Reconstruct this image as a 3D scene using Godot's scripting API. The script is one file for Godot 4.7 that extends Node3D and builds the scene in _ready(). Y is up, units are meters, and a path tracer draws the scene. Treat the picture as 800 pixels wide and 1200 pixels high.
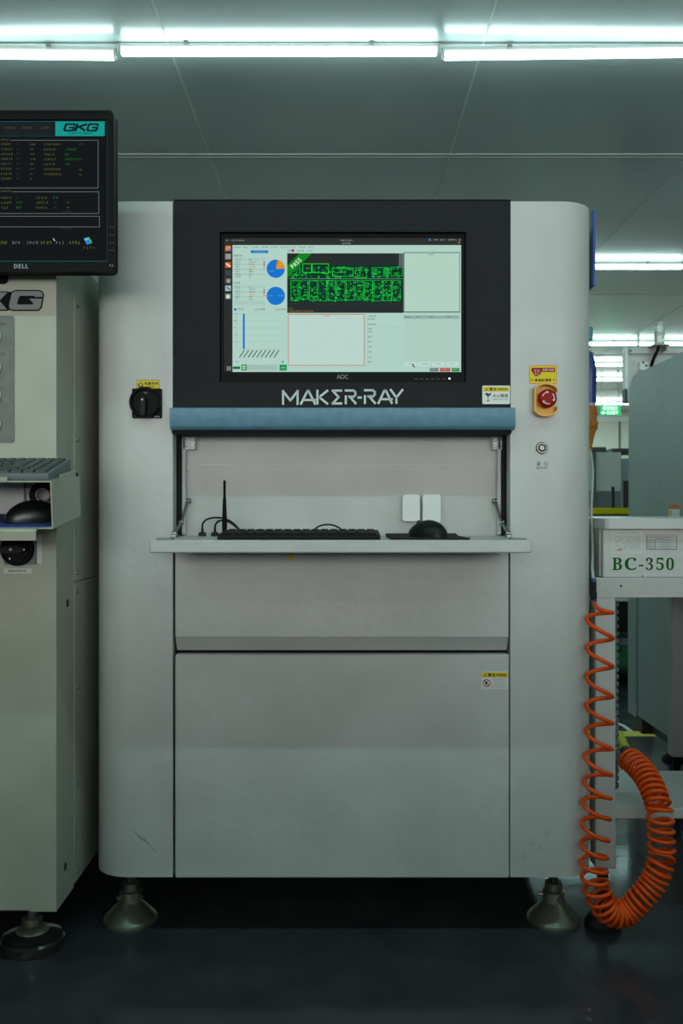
extends Node3D
# An inspection machine in an electronics workshop: real metres, y up, the machine's front is the plane z = 0.

const EYE := 0.92          # height of the camera
const AWAY := 2.0          # camera to the machine's front
const LENS := 1100.0       # focal length in pixels of an 800 x 1200 picture
const CEIL := 2.645

var M := {}
var used := {}
var rng := RandomNumberGenerator.new()


# ---------------------------------------------------------------- mesh builder
class Solid:
	var v := PackedVector3Array()
	var n := PackedVector3Array()
	var uv := PackedVector2Array()

	func tri(a: Vector3, b: Vector3, c: Vector3, na: Vector3, nb: Vector3, nc: Vector3, ua := Vector2.ZERO, ub := Vector2.ZERO, uc := Vector2.ZERO) -> void:
		if (b - a).cross(c - a).dot(na + nb + nc) > 0.0:
			v.append_array([a, c, b]); n.append_array([na, nc, nb]); uv.append_array([ua, uc, ub])
		else:
			v.append_array([a, b, c]); n.append_array([na, nb, nc]); uv.append_array([ua, ub, uc])

	func quad(a: Vector3, b: Vector3, c: Vector3, d: Vector3, m: Vector3) -> void:
		tri(a, b, c, m, m, m, Vector2(0, 1), Vector2(1, 1), Vector2(1, 0))
		tri(a, c, d, m, m, m, Vector2(0, 1), Vector2(1, 0), Vector2(0, 0))

	func quad4(a: Vector3, b: Vector3, c: Vector3, d: Vector3, na: Vector3, nb: Vector3, nc: Vector3, nd: Vector3) -> void:
		tri(a, b, c, na, nb, nc)
		tri(a, c, d, na, nc, nd)

	# box with chamfered edges
	func box(at: Vector3, size: Vector3, bevel := 0.0, turn := Basis()) -> Solid:
		var h := size / 2.0
		var e := minf(bevel, minf(h.x, minf(h.y, h.z)) * 0.95)
		var P := func(sx: int, sy: int, sz: int, k: int) -> Vector3:
			var q := Vector3(sx * (h.x - (0.0 if k == 0 else e)), sy * (h.y - (0.0 if k == 1 else e)), sz * (h.z - (0.0 if k == 2 else e)))
			return at + turn * q
		for s in [-1, 1]:
			quad(P.call(s, -1, -1, 0), P.call(s, 1, -1, 0), P.call(s, 1, 1, 0), P.call(s, -1, 1, 0), turn * Vector3(s, 0, 0))
			quad(P.call(-1, s, -1, 1), P.call(1, s, -1, 1), P.call(1, s, 1, 1), P.call(-1, s, 1, 1), turn * Vector3(0, s, 0))
			quad(P.call(-1, -1, s, 2), P.call(1, -1, s, 2), P.call(1, 1, s, 2), P.call(-1, 1, s, 2), turn * Vector3(0, 0, s))
		if e > 0.0:
			for s in [-1, 1]:
				for t in [-1, 1]:
					quad(P.call(s, t, -1, 0), P.call(s, t, 1, 0), P.call(s, t, 1, 1), P.call(s, t, -1, 1), turn * Vector3(s, t, 0).normalized())
					quad(P.call(s, -1, t, 0), P.call(s, 1, t, 0), P.call(s, 1, t, 2), P.call(s, -1, t, 2), turn * Vector3(s, 0, t).normalized())
					quad(P.call(-1, s, t, 1), P.call(1, s, t, 1), P.call(1, s, t, 2), P.call(-1, s, t, 2), turn * Vector3(0, s, t).normalized())
					for w in [-1, 1]:
						var m: Vector3 = turn * Vector3(s, t, w).normalized()
						tri(P.call(s, t, w, 0), P.call(s, t, w, 1), P.call(s, t, w, 2), m, m, m)
		return self

	# box between two corners
	func slab(a: Vector3, b: Vector3, bevel := 0.0) -> Solid:
		return box((a + b) / 2.0, (b - a).abs(), bevel)

	# profile of (radius, height) points turned about an axis
	func lathe(at: Vector3, axis: Vector3, profile: Array, seg := 32, smooth := false) -> Solid:
		var up := axis.normalized()
		var sx := up.cross(Vector3(0.31, 0.2, 0.93)).normalized()
		var sz := sx.cross(up)
		var count := profile.size()
		var nr := []
		for i in count - 1:
			var d: Vector2 = profile[i + 1] - profile[i]
			nr.append(Vector2(d.y, -d.x).normalized())
		for i in count - 1:
			var a: Vector2 = profile[i]
			var b: Vector2 = profile[i + 1]
			var m0: Vector2 = nr[i]
			var m1: Vector2 = nr[i]
			if smooth:
				if i > 0 and nr[i].dot(nr[i - 1]) > 0.5: m0 = (nr[i] + nr[i - 1]).normalized()
				if i < count - 2 and nr[i].dot(nr[i + 1]) > 0.5: m1 = (nr[i] + nr[i + 1]).normalized()
			for k in seg:
				var t0 := TAU * k / seg
				var t1 := TAU * (k + 1) / seg
				var r0 := sx * cos(t0) + sz * sin(t0)
				var r1 := sx * cos(t1) + sz * sin(t1)
				quad4(at + r0 * a.x + up * a.y, at + r1 * a.x + up * a.y, at + r1 * b.x + up * b.y, at + r0 * b.x + up * b.y,
					r0 * m0.x + up * m0.y, r1 * m0.x + up * m0.y, r1 * m1.x + up * m1.y, r0 * m1.x + up * m1.y)
		return self

	func cyl(a: Vector3, b: Vector3, r: float, seg := 20, r2 := -1.0, edge := 0.0) -> Solid:
		var h := a.distance_to(b)
		var q := r if r2 < 0.0 else r2
		if edge > 0.0:
			return lathe(a, b - a, [Vector2(0, 0), Vector2(r - edge, 0), Vector2(r, edge), Vector2(q, h - edge), Vector2(q - edge, h), Vector2(0, h)], seg)
		return lathe(a, b - a, [Vector2(0, 0), Vector2(r, 0), Vector2(q, h), Vector2(0, h)], seg)

	# round tube along a path
	func tube(path: Array, r: float, seg := 10, caps := true) -> Solid:
		var t: Vector3 = (path[1] - path[0]).normalized()
		var side := t.cross(Vector3(0.13, 0.27, 0.95)).normalized()
		var rings := []
		for i in path.size():
			var t2: Vector3 = (path[mini(i + 1, path.size() - 1)] - path[maxi(i - 1, 0)]).normalized()
			side = (side - t2 * side.dot(t2)).normalized()
			var up := t2.cross(side)
			var ring := []
			for k in seg:
				ring.append(side * cos(TAU * k / seg) + up * sin(TAU * k / seg))
			rings.append(ring)
		for i in path.size() - 1:
			for k in seg:
				var a: Vector3 = rings[i][k]
				var b: Vector3 = rings[i][(k + 1) % seg]
				var c: Vector3 = rings[i + 1][(k + 1) % seg]
				var d: Vector3 = rings[i + 1][k]
				quad4(path[i] + a * r, path[i] + b * r, path[i + 1] + c * r, path[i + 1] + d * r, a, b, c, d)
		if caps:
			for e in [0, path.size() - 1]:
				var m: Vector3 = (path[0] - path[1]).normalized() if e == 0 else (path[-1] - path[-2]).normalized()
				for k in seg:
					tri(path[e], path[e] + rings[e][k] * r, path[e] + rings[e][(k + 1) % seg] * r, m, m, m)
		return self

	# polygon in the local x-y plane, drawn out along local z
	func prism(poly: PackedVector2Array, place: Transform3D, depth: float, soft := 35.0) -> Solid:
		var idx := Geometry2D.triangulate_polygon(poly)
		var zn := place.basis.z.normalized()
		var P := func(p: Vector2, z: float) -> Vector3: return place * Vector3(p.x, p.y, z)
		for i in range(0, idx.size(), 3):
			for z in [0.0, depth]:
				var m := zn if z > 0.0 else -zn
				tri(P.call(poly[idx[i]], z), P.call(poly[idx[i + 1]], z), P.call(poly[idx[i + 2]], z), m, m, m)
		var flip := 1.0 if Geometry2D.is_polygon_clockwise(poly) else -1.0
		var en := []
		var count := poly.size()
		for i in count:
			var d := (poly[(i + 1) % count] - poly[i]).normalized()
			en.append(Vector2(-d.y, d.x) * flip)
		var lim := cos(deg_to_rad(soft))
		for i in count:
			var p: Vector2 = en[(i + count - 1) % count]
			var c: Vector2 = en[i]
			var q: Vector2 = en[(i + 1) % count]
			var m0: Vector2 = (p + c).normalized() if p.dot(c) > lim else c
			var m1: Vector2 = (q + c).normalized() if q.dot(c) > lim else c
			var n0 := (place.basis * Vector3(m0.x, m0.y, 0)).normalized()
			var n1 := (place.basis * Vector3(m1.x, m1.y, 0)).normalized()
			var a := poly[i]
			var b := poly[(i + 1) % count]
			quad4(P.call(a, 0.0), P.call(b, 0.0), P.call(b, depth), P.call(a, depth), n0, n1, n1, n0)
		return self

	# flat plate with a rectangular hole: rectangles as (left, bottom, right, top)
	func framed(o: Vector4, i: Vector4, z0: float, z1: float) -> Solid:
		slab(Vector3(o.x, o.y, z0), Vector3(i.x, o.w, z1))
		slab(Vector3(i.z, o.y, z0), Vector3(o.z, o.w, z1))
		slab(Vector3(i.x, o.y, z0), Vector3(i.z, i.y, z1))
		slab(Vector3(i.x, i.w, z0), Vector3(i.z, o.w, z1))
		return self

	# smooth closed surface: f(u, w) with u, w in 0..1, u wrapping round
	func skin(f: Callable, nu: int, nw: int, centre: Vector3) -> Solid:
		var p := []
		var q := []
		for j in nw + 1:
			for i in nu + 1:
				p.append(f.call(float(i) / nu, float(j) / nw))
		for j in nw + 1:
			for i in nu + 1:
				var du: Vector3 = p[j * (nu + 1) + (i + 1 if i < nu else 1)] - p[j * (nu + 1) + (i - 1 if i > 0 else nu - 1)]
				var dw: Vector3 = p[mini(j + 1, nw) * (nu + 1) + i] - p[maxi(j - 1, 0) * (nu + 1) + i]
				var m := du.cross(dw)
				if m.length() < 1e-12: m = p[j * (nu + 1) + i] - centre
				m = m.normalized()
				if m.dot(p[j * (nu + 1) + i] - centre) < 0: m = -m
				q.append(m)
		for j in nw:
			for i in nu:
				var a := j * (nu + 1) + i
				var b := a + nu + 1
				quad4(p[a], p[a + 1], p[b + 1], p[b], q[a], q[a + 1], q[b + 1], q[b])
		return self

	# strokes on a 10 x 10 grid ("x,y-x,y-x,y;...") as flat raised bars
	func strokes(text: String, at: Vector3, w: float, h: float, thick: float, deep: float) -> Solid:
		for line in text.split(";"):
			var pts := line.split("-")
			for i in pts.size() - 1:
				var a := pts[i].split(",")
				var b := pts[i + 1].split(",")
				var p := Vector3(float(a[0]) * w / 10.0, float(a[1]) * h / 10.0, 0)
				var q := Vector3(float(b[0]) * w / 10.0, float(b[1]) * h / 10.0, 0)
				var d := q - p
				if d.length() < 1e-7: continue
				box(at + (p + q) / 2.0 + Vector3(0, 0, deep / 2.0), Vector3(d.length() + thick * 0.9, thick, deep), 0.0, Basis(Vector3(0, 0, 1), atan2(d.y, d.x)))
		return self

	func done() -> ArrayMesh:
		var a := []
		a.resize(Mesh.ARRAY_MAX)
		a[Mesh.ARRAY_VERTEX] = v
		a[Mesh.ARRAY_NORMAL] = n
		a[Mesh.ARRAY_TEX_UV] = uv
		var m := ArrayMesh.new()
		m.add_surface_from_arrays(Mesh.PRIMITIVE_TRIANGLES, a)
		return m


# ---------------------------------------------------------------- small helpers
func fx(px: float, z := 0.0) -> float: return (px - 400.0) * (AWAY - z) / LENS
func fy(py: float, z := 0.0) -> float: return EYE + (600.0 - py) * (AWAY - z) / LENS

func numbered(called: String) -> String:
	used[called] = used.get(called, -1) + 1
	return called if used[called] == 0 else "%s_%03d" % [called, used[called]]

func tag(o: Node3D, label: String, category: String, group := "", kind := "") -> Node3D:
	if label: o.set_meta("label", label)
	if category: o.set_meta("category", category)
	if group: o.set_meta("group", group)
	if kind: o.set_meta("kind", kind)
	return o

func thing(called: String, label: String, category: String, at := Vector3.ZERO, group := "") -> Node3D:
	var o := Node3D.new()
	o.name = numbered(called)
	o.position = at
	add_child(o, true)
	tag(o, label, category, group)
	return o

func obj(called: String, shape: Variant, mat: Material, parent: Node3D = null, label := "") -> MeshInstance3D:
	var o := MeshInstance3D.new()
	o.name = numbered(called) if parent == null else called
	o.mesh = shape.done() if shape is Solid else shape
	for i in o.mesh.get_surface_count():
		o.set_surface_override_material(i, mat)
	o.cast_shadow = GeometryInstance3D.SHADOW_CASTING_SETTING_ON
	(self if parent == null else parent).add_child(o, true)
	if label: o.set_meta("label", label)
	return o

func part(called: String, parent: Node3D, label := "") -> Node3D:   # a part made of sub-parts
	var o := Node3D.new()
	o.name = called
	parent.add_child(o, true)
	if label: o.set_meta("label", label)
	return o

func struct(called: String, shape: Variant, mat: Material) -> MeshInstance3D:
	var o := obj(called, shape, mat)
	o.set_meta("kind", "structure")
	return o

func put(o: Node3D, where: Transform3D) -> Node3D:
	o.transform = where
	return o

# raised lettering, centred on a point, as wide and as high as asked
func letters(text: String, at: Vector3, w: float, h: float, mat: Material, parent: Node3D, font := "Droid Sans", bold := true, deep := 0.0006) -> MeshInstance3D:
	var f := SystemFont.new()
	f.font_names = PackedStringArray([font])
	f.font_weight = 700 if bold else 400
	var t := TextMesh.new()
	t.text = text
	t.font = f
	t.font_size = 64
	t.pixel_size = 0.001
	t.depth = 0.01
	t.curve_step = 1.0
	var o := obj("lettering", t, mat, parent)
	var b := t.get_aabb()
	o.scale = Vector3(w / b.size.x, h / b.size.y, deep / 0.01)
	o.position = at - Vector3(b.get_center().x * o.scale.x, b.get_center().y * o.scale.y, -deep / 2.0)
	return o

# a line of print too small to read: a row of short marks
func fine_print(s: Solid, at: Vector3, w: float, h: float, deep := 0.0003) -> void:
	var x := 0.0
	while x < w:
		var g := h * rng.randf_range(0.5, 1.0)
		for k in 3:
			s.box(at + Vector3(x + g * 0.4, (k - 1) * h * 0.36, deep / 2.0), Vector3(g * rng.randf_range(0.4, 0.8), h * 0.14, deep))
		x += g + h * 0.28

func rrect(w: float, h: float, r: float, seg := 5) -> PackedVector2Array:
	var p := PackedVector2Array()
	for c in [[1, 1, 0.0], [-1, 1, 0.25], [-1, -1, 0.5], [1, -1, 0.75]]:
		for i in seg + 1:
			var t: float = TAU * (c[2] + 0.25 * i / seg)
			p.append(Vector2(c[0] * (w / 2 - r) + r * cos(t), c[1] * (h / 2 - r) + r * sin(t)))
	return p

func disc(r: float, seg := 24) -> PackedVector2Array:
	var p := PackedVector2Array()
	for i in seg: p.append(Vector2(cos(TAU * i / seg), sin(TAU * i / seg)) * r)
	return p

func arc_band(r: float, half: float, a0: float, a1: float, seg := 12) -> PackedVector2Array:
	var p := PackedVector2Array()
	for i in seg + 1: p.append(Vector2.from_angle(deg_to_rad(lerpf(a0, a1, float(i) / seg))) * (r + half))
	for i in seg + 1: p.append(Vector2.from_angle(deg_to_rad(lerpf(a1, a0, float(i) / seg))) * (r - half))
	return p

func spot(at: Vector3) -> Transform3D: return Transform3D(Basis(), at)
func plan(y: float) -> Transform3D: return Transform3D(Basis(Vector3(1, 0, 0), Vector3(0, 0, -1), Vector3(0, 1, 0)), Vector3(0, y, 0))   # polygon (x, -z) drawn out upwards
func side_on(x: float) -> Transform3D: return Transform3D(Basis(Vector3(0, 0, -1), Vector3(0, 1, 0), Vector3(1, 0, 0)), Vector3(x, 0, 0))   # polygon (-z, y) drawn out to the right

# Chinese characters as strokes on the 10 x 10 grid
const HAN := {
	"dian": "2,8.5-8,8.5-8,3.5-2,3.5-2,8.5;2,6-8,6;5,10-5,1-9.5,1-9.5,2.5",
	"yuan": "0.5,9.5-2,8;0,6.5-1.5,5.5;0,0.5-2,3.5;3.5,9.2-10,9.2;3.5,9.2-3.5,4-2.6,0.5;5,7.5-9,7.5-9,4.5-5,4.5-5,7.5;5,6-9,6;7,4.5-7,0.5;5,3-4,1;9,3-10,1",
	"kai": "1,9-9,9;0,5.5-10,5.5;3.5,9-3.5,5-1.5,0;7,9-7,0",
	"guan": "3,10-4,8;7,10-6,8;1,7-9,7;0,4.5-10,4.5;5,7-5,4.5-0.5,0;5,4.5-9.5,0",
	"xiao": "5,10-5,0.5-3.8,1.4;3,7-0.8,3;7,7-9.2,3",
	"xin": "1,5-0,2;3,6-3,1-5,0.3-8,0.6-8,3;5,8.5-6.2,6;8.3,7-10,4",
	"qing": "0,9-4.2,9;2,10-0.8,6-4.2,6;2.6,7.2-2.6,0;0,3-4.4,3.8;5,9-9.4,9-5,5;7,7-10,5;5.2,4-9.8,4;7.5,4-7.5,0.3;5,0.3-10,0.3",
	"fang": "2.5,10-2.5,8.6;0,8-5,8;2,8-2,4-0,0;2,5.2-4.6,5.2-4,0;7,10-5.2,6;6.2,8-10,8;9.2,8-8,4-5,0;6.2,6-10,0",
	"fu": "3,10-1,8;2.5,9-9,9;3,7.5-8,7.5-8,4.6-3,4.6-3,7.5;3,6-8,6;4,4-1,1.5;4,3-8,3-2,0;4,2.5-9,0",
	"wei": "3,10-0,5;2,7-2,0;7,10-7,8;4,7.5-10,7.5;5.3,6-6.2,2;9,6-8,1;4,0.5-10,0.5",
	"jing": "0,9-5,9;1.4,10-1.4,8;3.6,10-3.6,8;1,7.6-4.6,7.6-4.6,5.6-1,5.6;6.6,10-5.6,7.6;6,9-10,9;9,9-5.6,5.4;6.6,7.6-10,5.4;0,4.6-10,4.6;2,3.4-8,3.4;2,2.2-8,2.2-8,0.2-2,0.2-2,2.2",
	"gao": "3,10-1.5,7;2,8.2-9,8.2;5,10-5,5.5;0,5.5-10,5.5;2,4-8,4-8,0.2-2,0.2-2,4",
	"jin": "1,9.6-1,6.4;3,10-3,6;5,9.5-9,9.5-5,6;5.6,8-10,6;4.5,5.8-2,4-7,4;7,5.2-2,2.2-8.4,2.2;5,2.2-5,0;2.6,1.6-1,0;7.4,1.6-9,0",
	"ji": "3.4,10-1.2,7.6;3,9-7,9-5.6,7.4;1.6,7.2-8.6,7.2-8.6,3.6-1.6,3.6;1.6,5.4-8.6,5.4;1,2.6-0,0.4;3,2.6-3.4,0.3-7,0.3-7.4,1.6;8.4,2.8-10,0.8",
	"shi": "0.4,8.6-3.6,8.6-3.6,1.2-0.4,1.2-0.4,8.6;0.4,5-3.6,5;4.4,7.4-10,7.4;8.2,10-8.2,0.4-6.8,1.2;5.4,5.2-6.6,3.2",
	"qng": "1,9.6-2.2,8;0,6.2-2,6.2-2,1-3.4,2.4;4,9-10,9;4.6,7.6-9.4,7.6;4,6.2-10,6.2;7,10-7,6.2;5,5-9,5-9,0.2;5,5-5,0;5,3.4-9,3.4;5,1.8-9,1.8",
	"an": "0,7.6-3.6,7.6;1.9,10-1.9,0.4-0.6,1.4;0,3.6-3.6,4.8;4.4,7-4.4,8.4-9.8,8.4-9.8,7;7,10-7,8.4;4,5.4-10,5.4;6.6,6.8-5,3-9.4,0;9,5.4-7.6,2-4.4,0",
	"ting": "2.6,10-0,5;1.6,7.4-1.6,0;6.4,10-6.4,8.8;3.4,8.6-10,8.6;4.6,7.4-9,7.4-9,5.6-4.6,5.6-4.6,7.4;3.6,3.4-3.6,4.6-9.8,4.6-9.8,3.4;5,3-8.8,3;7,3-7,0.2-5.8,0.8",
	"zhi": "5.2,10-5.2,0.4;5.2,5.6-9,5.6;2,6.6-2,0.4;0,0.4-10,0.4",
	"anq": "5,10-5,8.6;0.6,6.8-0.6,8.4-9.4,8.4-9.4,6.8;0,4.8-10,4.8;4.2,7-2.4,3-8.6,0;7.4,4.8-5.6,1.8-1,0",
	"quan": "5,10-0,6;5,10-10,6;2,5.4-8,5.4;2,3-8,3;0.6,0.4-9.4,0.4;5,5.4-5,0.4",
	"chu": "5,10-5,0.4;1.4,8.8-1.4,5.6-8.6,5.6-8.6,8.8;0.4,4.2-0.4,0.4-9.6,0.4-9.6,4.2",
	"kou": "1,9-9,9-9,0.6-1,0.6-1,9",
}

func han(names: Array, at: Vector3, size: float, gap: float, thick: float, mat: Material, parent: Node3D) -> void:   # at: lower left of the first character
	var s := Solid.new()
	for i in names.size():
		s.strokes(HAN[names[i]], at + Vector3(i * (size + gap), 0, 0), size, size, thick, 0.0004)
	obj("lettering", s, mat, parent)


# ---------------------------------------------------------------- materials
func cloudy(freq: float, low: Color, high: Color, seed_: int, size := 256, octaves := 4) -> NoiseTexture2D:
	var f := FastNoiseLite.new()
	f.seed = seed_
	f.frequency = freq
	f.fractal_octaves = octaves
	var g := Gradient.new()
	g.set_color(0, low)
	g.set_color(1, high)
	var t := NoiseTexture2D.new()
	t.width = size
	t.height = size
	t.seamless = true
	t.noise = f
	t.color_ramp = g
	return t

func bumps(freq: float, seed_: int, strength: float) -> NoiseTexture2D:
	var f := FastNoiseLite.new()
	f.seed = seed_
	f.frequency = freq
	var t := NoiseTexture2D.new()
	t.width = 256
	t.height = 256
	t.seamless = true
	t.as_normal_map = true
	t.bump_strength = strength
	t.noise = f
	return t

func paint(color: Color, rough: float, metal := 0.0, spec := 0.5) -> StandardMaterial3D:
	var m := StandardMaterial3D.new()
	m.albedo_color = color
	m.roughness = rough
	m.metallic = metal
	m.metallic_specular = spec
	return m

func rgb(r: int, g: int, b: int) -> Color: return Color8(r, g, b)

func textured(m: StandardMaterial3D, tex: Texture2D, scale_: float, normal: Texture2D = null, depth := 0.3) -> StandardMaterial3D:
	m.albedo_texture = tex
	m.uv1_triplanar = true
	m.uv1_world_triplanar = true
	m.uv1_scale = Vector3.ONE * scale_
	if normal:
		m.normal_enabled = true
		m.normal_texture = normal
		m.normal_scale = depth
	return m

func glow(color: Color, energy: float) -> StandardMaterial3D:
	var m := paint(color, 0.5)
	m.emission_enabled = true
	m.emission = color
	m.emission_energy_multiplier = energy
	return m

func make_materials() -> void:
	var grain := cloudy(0.012, Color(0.93, 0.93, 0.92), Color(1, 1, 1), 3, 256, 5)
	var scuff := cloudy(0.03, Color(0.88, 0.88, 0.87), Color(1, 1, 1), 9, 256, 5)
	var peel := bumps(0.12, 5, 1.2)
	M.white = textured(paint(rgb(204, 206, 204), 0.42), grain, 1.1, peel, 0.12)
	M.grey_white = textured(paint(rgb(194, 194, 192), 0.45), grain, 1.4, peel, 0.12)  # slightly greyer coat than the plain white
	M.cream = textured(paint(rgb(181, 183, 167), 0.45), grain, 1.3, peel, 0.12)
	M.green_white = textured(paint(rgb(146, 156, 154), 0.45), grain, 0.9, peel, 0.1)
	M.charcoal = textured(paint(rgb(32, 34, 39), 0.6, 0.0, 0.3), scuff, 2.0, bumps(0.3, 8, 2.0), 0.2)
	M.blue = textured(paint(rgb(104, 150, 176), 0.5), scuff, 5.0, peel, 0.15)
	M.blue_dark = paint(rgb(38, 58, 78), 0.5)
	M.black = paint(rgb(14, 15, 17), 0.5, 0.0, 0.22)
	M.matt_black = paint(rgb(14, 15, 16), 0.75, 0.0, 0.3)
	M.gap = paint(rgb(14, 15, 16), 0.9)  # black for holes, and for shade in gaps
	M.rubber = paint(rgb(19, 20, 22), 0.6, 0.0, 0.4)
	M.row_grey = paint(rgb(196, 200, 196), 0.5)
	M.disc = paint(rgb(46, 50, 49), 0.22)
	M.pad = textured(paint(rgb(30, 31, 34), 0.9), cloudy(0.3, Color(0.7, 0.7, 0.7), Color(1, 1, 1), 12), 20.0)
	M.steel = textured(paint(rgb(140, 141, 138), 0.4, 0.9), scuff, 8.0)
	M.zinc = textured(paint(rgb(150, 156, 149), 0.36, 0.6), cloudy(0.02, Color(0.75, 0.78, 0.72), Color(1, 0.98, 0.9), 21), 9.0)
	M.chrome = paint(rgb(150, 152, 150), 0.32, 1.0)
	M.plate = textured(paint(rgb(112, 116, 112), 0.5, 0.5), scuff, 5.0)
	M.logo_grey = paint(rgb(120, 126, 124), 0.45)
	M.letter = paint(rgb(196, 207, 204), 0.4)
	M.dim_letter = paint(rgb(150, 156, 158), 0.4)
	M.white_plain = paint(rgb(222, 226, 222), 0.4)
	M.offwhite = paint(rgb(204, 210, 204), 0.45)
	M.ink = paint(rgb(30, 31, 32), 0.5)
	M.grey_ink = paint(rgb(92, 98, 98), 0.5)
	M.yellow = paint(rgb(228, 204, 0), 0.45, 0.0, 0.35)
	M.stop_yellow = paint(rgb(226, 164, 8), 0.38)
	M.red = paint(rgb(158, 24, 22), 0.5, 0.0, 0.3)
	M.pink_print = paint(rgb(228, 150, 140), 0.5)
	M.orange_print = paint(rgb(220, 96, 60), 0.5)
	M.green_ink = paint(rgb(0, 92, 36), 0.6, 0.0, 0.25)
	M.hose = paint(rgb(228, 80, 2), 0.36, 0.0, 0.4)
	M.amber = textured(paint(rgb(206, 136, 20), 0.25), cloudy(0.05, Color(0.55, 0.45, 0.4), Color(1, 1, 1), 33), 14.0, bumps(0.08, 34, 6.0), 0.9)
	M.tool_blue = paint(rgb(22, 56, 122), 0.35)
	M.teal = paint(rgb(8, 132, 140), 0.4)
	M.navy_pad = paint(rgb(22, 52, 120), 0.8)
	M.air_tube = paint(rgb(176, 182, 166), 0.3)
	M.fitting_blue = paint(rgb(36, 62, 140), 0.35)
	M.edge_blue = paint(rgb(20, 66, 160), 0.4)
	M.grey_key = paint(rgb(62, 68, 68), 0.5)
	M.grey_body = paint(rgb(112, 122, 122), 0.5, 0.0, 0.3)
	M.brown = paint(rgb(96, 74, 66), 0.7)
	M.signal_grey = paint(rgb(178, 178, 164), 0.5)
	M.clear = paint(Color(0.92, 0.95, 0.94, 0.22), 0.08)
	M.clear.transparency = BaseMaterial3D.TRANSPARENCY_ALPHA
	M.floor = textured(paint(rgb(70, 69, 74), 0.13, 0.0, 0.3), cloudy(0.02, Color(0.8, 0.82, 0.84), Color(1, 1, 1), 41, 512, 5), 0.55, bumps(0.03, 42, 1.0), 0.06)
	M.floor.roughness_texture = cloudy(0.03, Color(0.75, 0.75, 0.75), Color(1, 1, 1), 43, 256, 5)
	M.ceiling = textured(paint(rgb(221, 231, 230), 0.42, 0.0, 0.55), cloudy(0.006, Color(0.94, 0.94, 0.94), Color(1, 1, 1), 51), 0.4)
	M.ceiling.clearcoat_enabled = true
	M.ceiling.clearcoat = 1.0
	M.ceiling.clearcoat_roughness = 0.17
	M.caulk = paint(rgb(240, 247, 244), 0.5)
	M.joint = paint(rgb(168, 176, 170), 0.3)
	M.wall = textured(paint(rgb(210, 208, 200), 0.6), cloudy(0.01, Color(0.95, 0.95, 0.95), Color(1, 1, 1), 61), 0.5)
	M.tube = glow(LIGHT_COLOR.linear_to_srgb(), TUBE_GLOW)
	M.tube_warm = glow(WARM.linear_to_srgb(), TUBE_GLOW)
	M.lamp_house = paint(rgb(196, 202, 198), 0.4)


# ---------------------------------------------------------------- drawing on screens
func line_on(im: Image, a: Vector2, b: Vector2, w: int, c: Color) -> void:
	var steps := int(maxf(absf(b.x - a.x), absf(b.y - a.y))) + 1
	for i in steps + 1:
		var p := a.lerp(b, float(i) / steps)
		im.fill_rect(Rect2i(int(p.x - w / 2.0), int(p.y - w / 2.0), w, w), c)

func box_on(im: Image, r: Rect2, w: int, c: Color) -> void:
	im.fill_rect(Rect2i(int(r.position.x), int(r.position.y), int(r.size.x), w), c)
	im.fill_rect(Rect2i(int(r.position.x), int(r.end.y) - w, int(r.size.x), w), c)
	im.fill_rect(Rect2i(int(r.position.x), int(r.position.y), w, int(r.size.y)), c)
	im.fill_rect(Rect2i(int(r.end.x) - w, int(r.position.y), w, int(r.size.y)), c)

func marks_on(im: Image, x: float, y: float, w: float, h: float, c: Color) -> void:   # print too small to read
	var at := x
	while at < x + w:
		var g := h * rng.randf_range(0.55, 1.0)
		for k in 4:
			if rng.randf() < 0.75: im.fill_rect(Rect2i(int(at), int(y + k * h / 4.0), maxi(1, int(g * rng.randf_range(0.4, 1.0))), maxi(1, int(h / 7.0))), c)
		im.fill_rect(Rect2i(int(at + g * rng.randf_range(0.0, 0.7)), int(y), maxi(1, int(h / 7.0)), int(h)), c)
		at += g + h * 0.22

func disc_on(im: Image, at: Vector2, r: float, c: Color, a0 := 0.0, a1 := 360.0) -> void:
	for y in range(int(at.y - r), int(at.y + r) + 1):
		for x in range(int(at.x - r), int(at.x + r) + 1):
			var d := Vector2(x, y) - at
			var t := fposmod(rad_to_deg(atan2(-d.y, d.x)), 360.0)
			if d.length() <= r and t >= a0 and t <= a1: im.set_pixel(x, y, c)

func glyphs_on(im: Image, text: String, at: Vector2, ux: Vector2, uy: Vector2, w: int, c: Color) -> void:   # strokes of one character
	for line in text.split(";"):
		var pts := line.split("-")
		for i in pts.size() - 1:
			var a := pts[i].split(",")
			var b := pts[i + 1].split(",")
			line_on(im, at + ux * (float(a[0]) / 10.0) + uy * (float(a[1]) / 10.0), at + ux * (float(b[0]) / 10.0) + uy * (float(b[1]) / 10.0), w, c)

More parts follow.
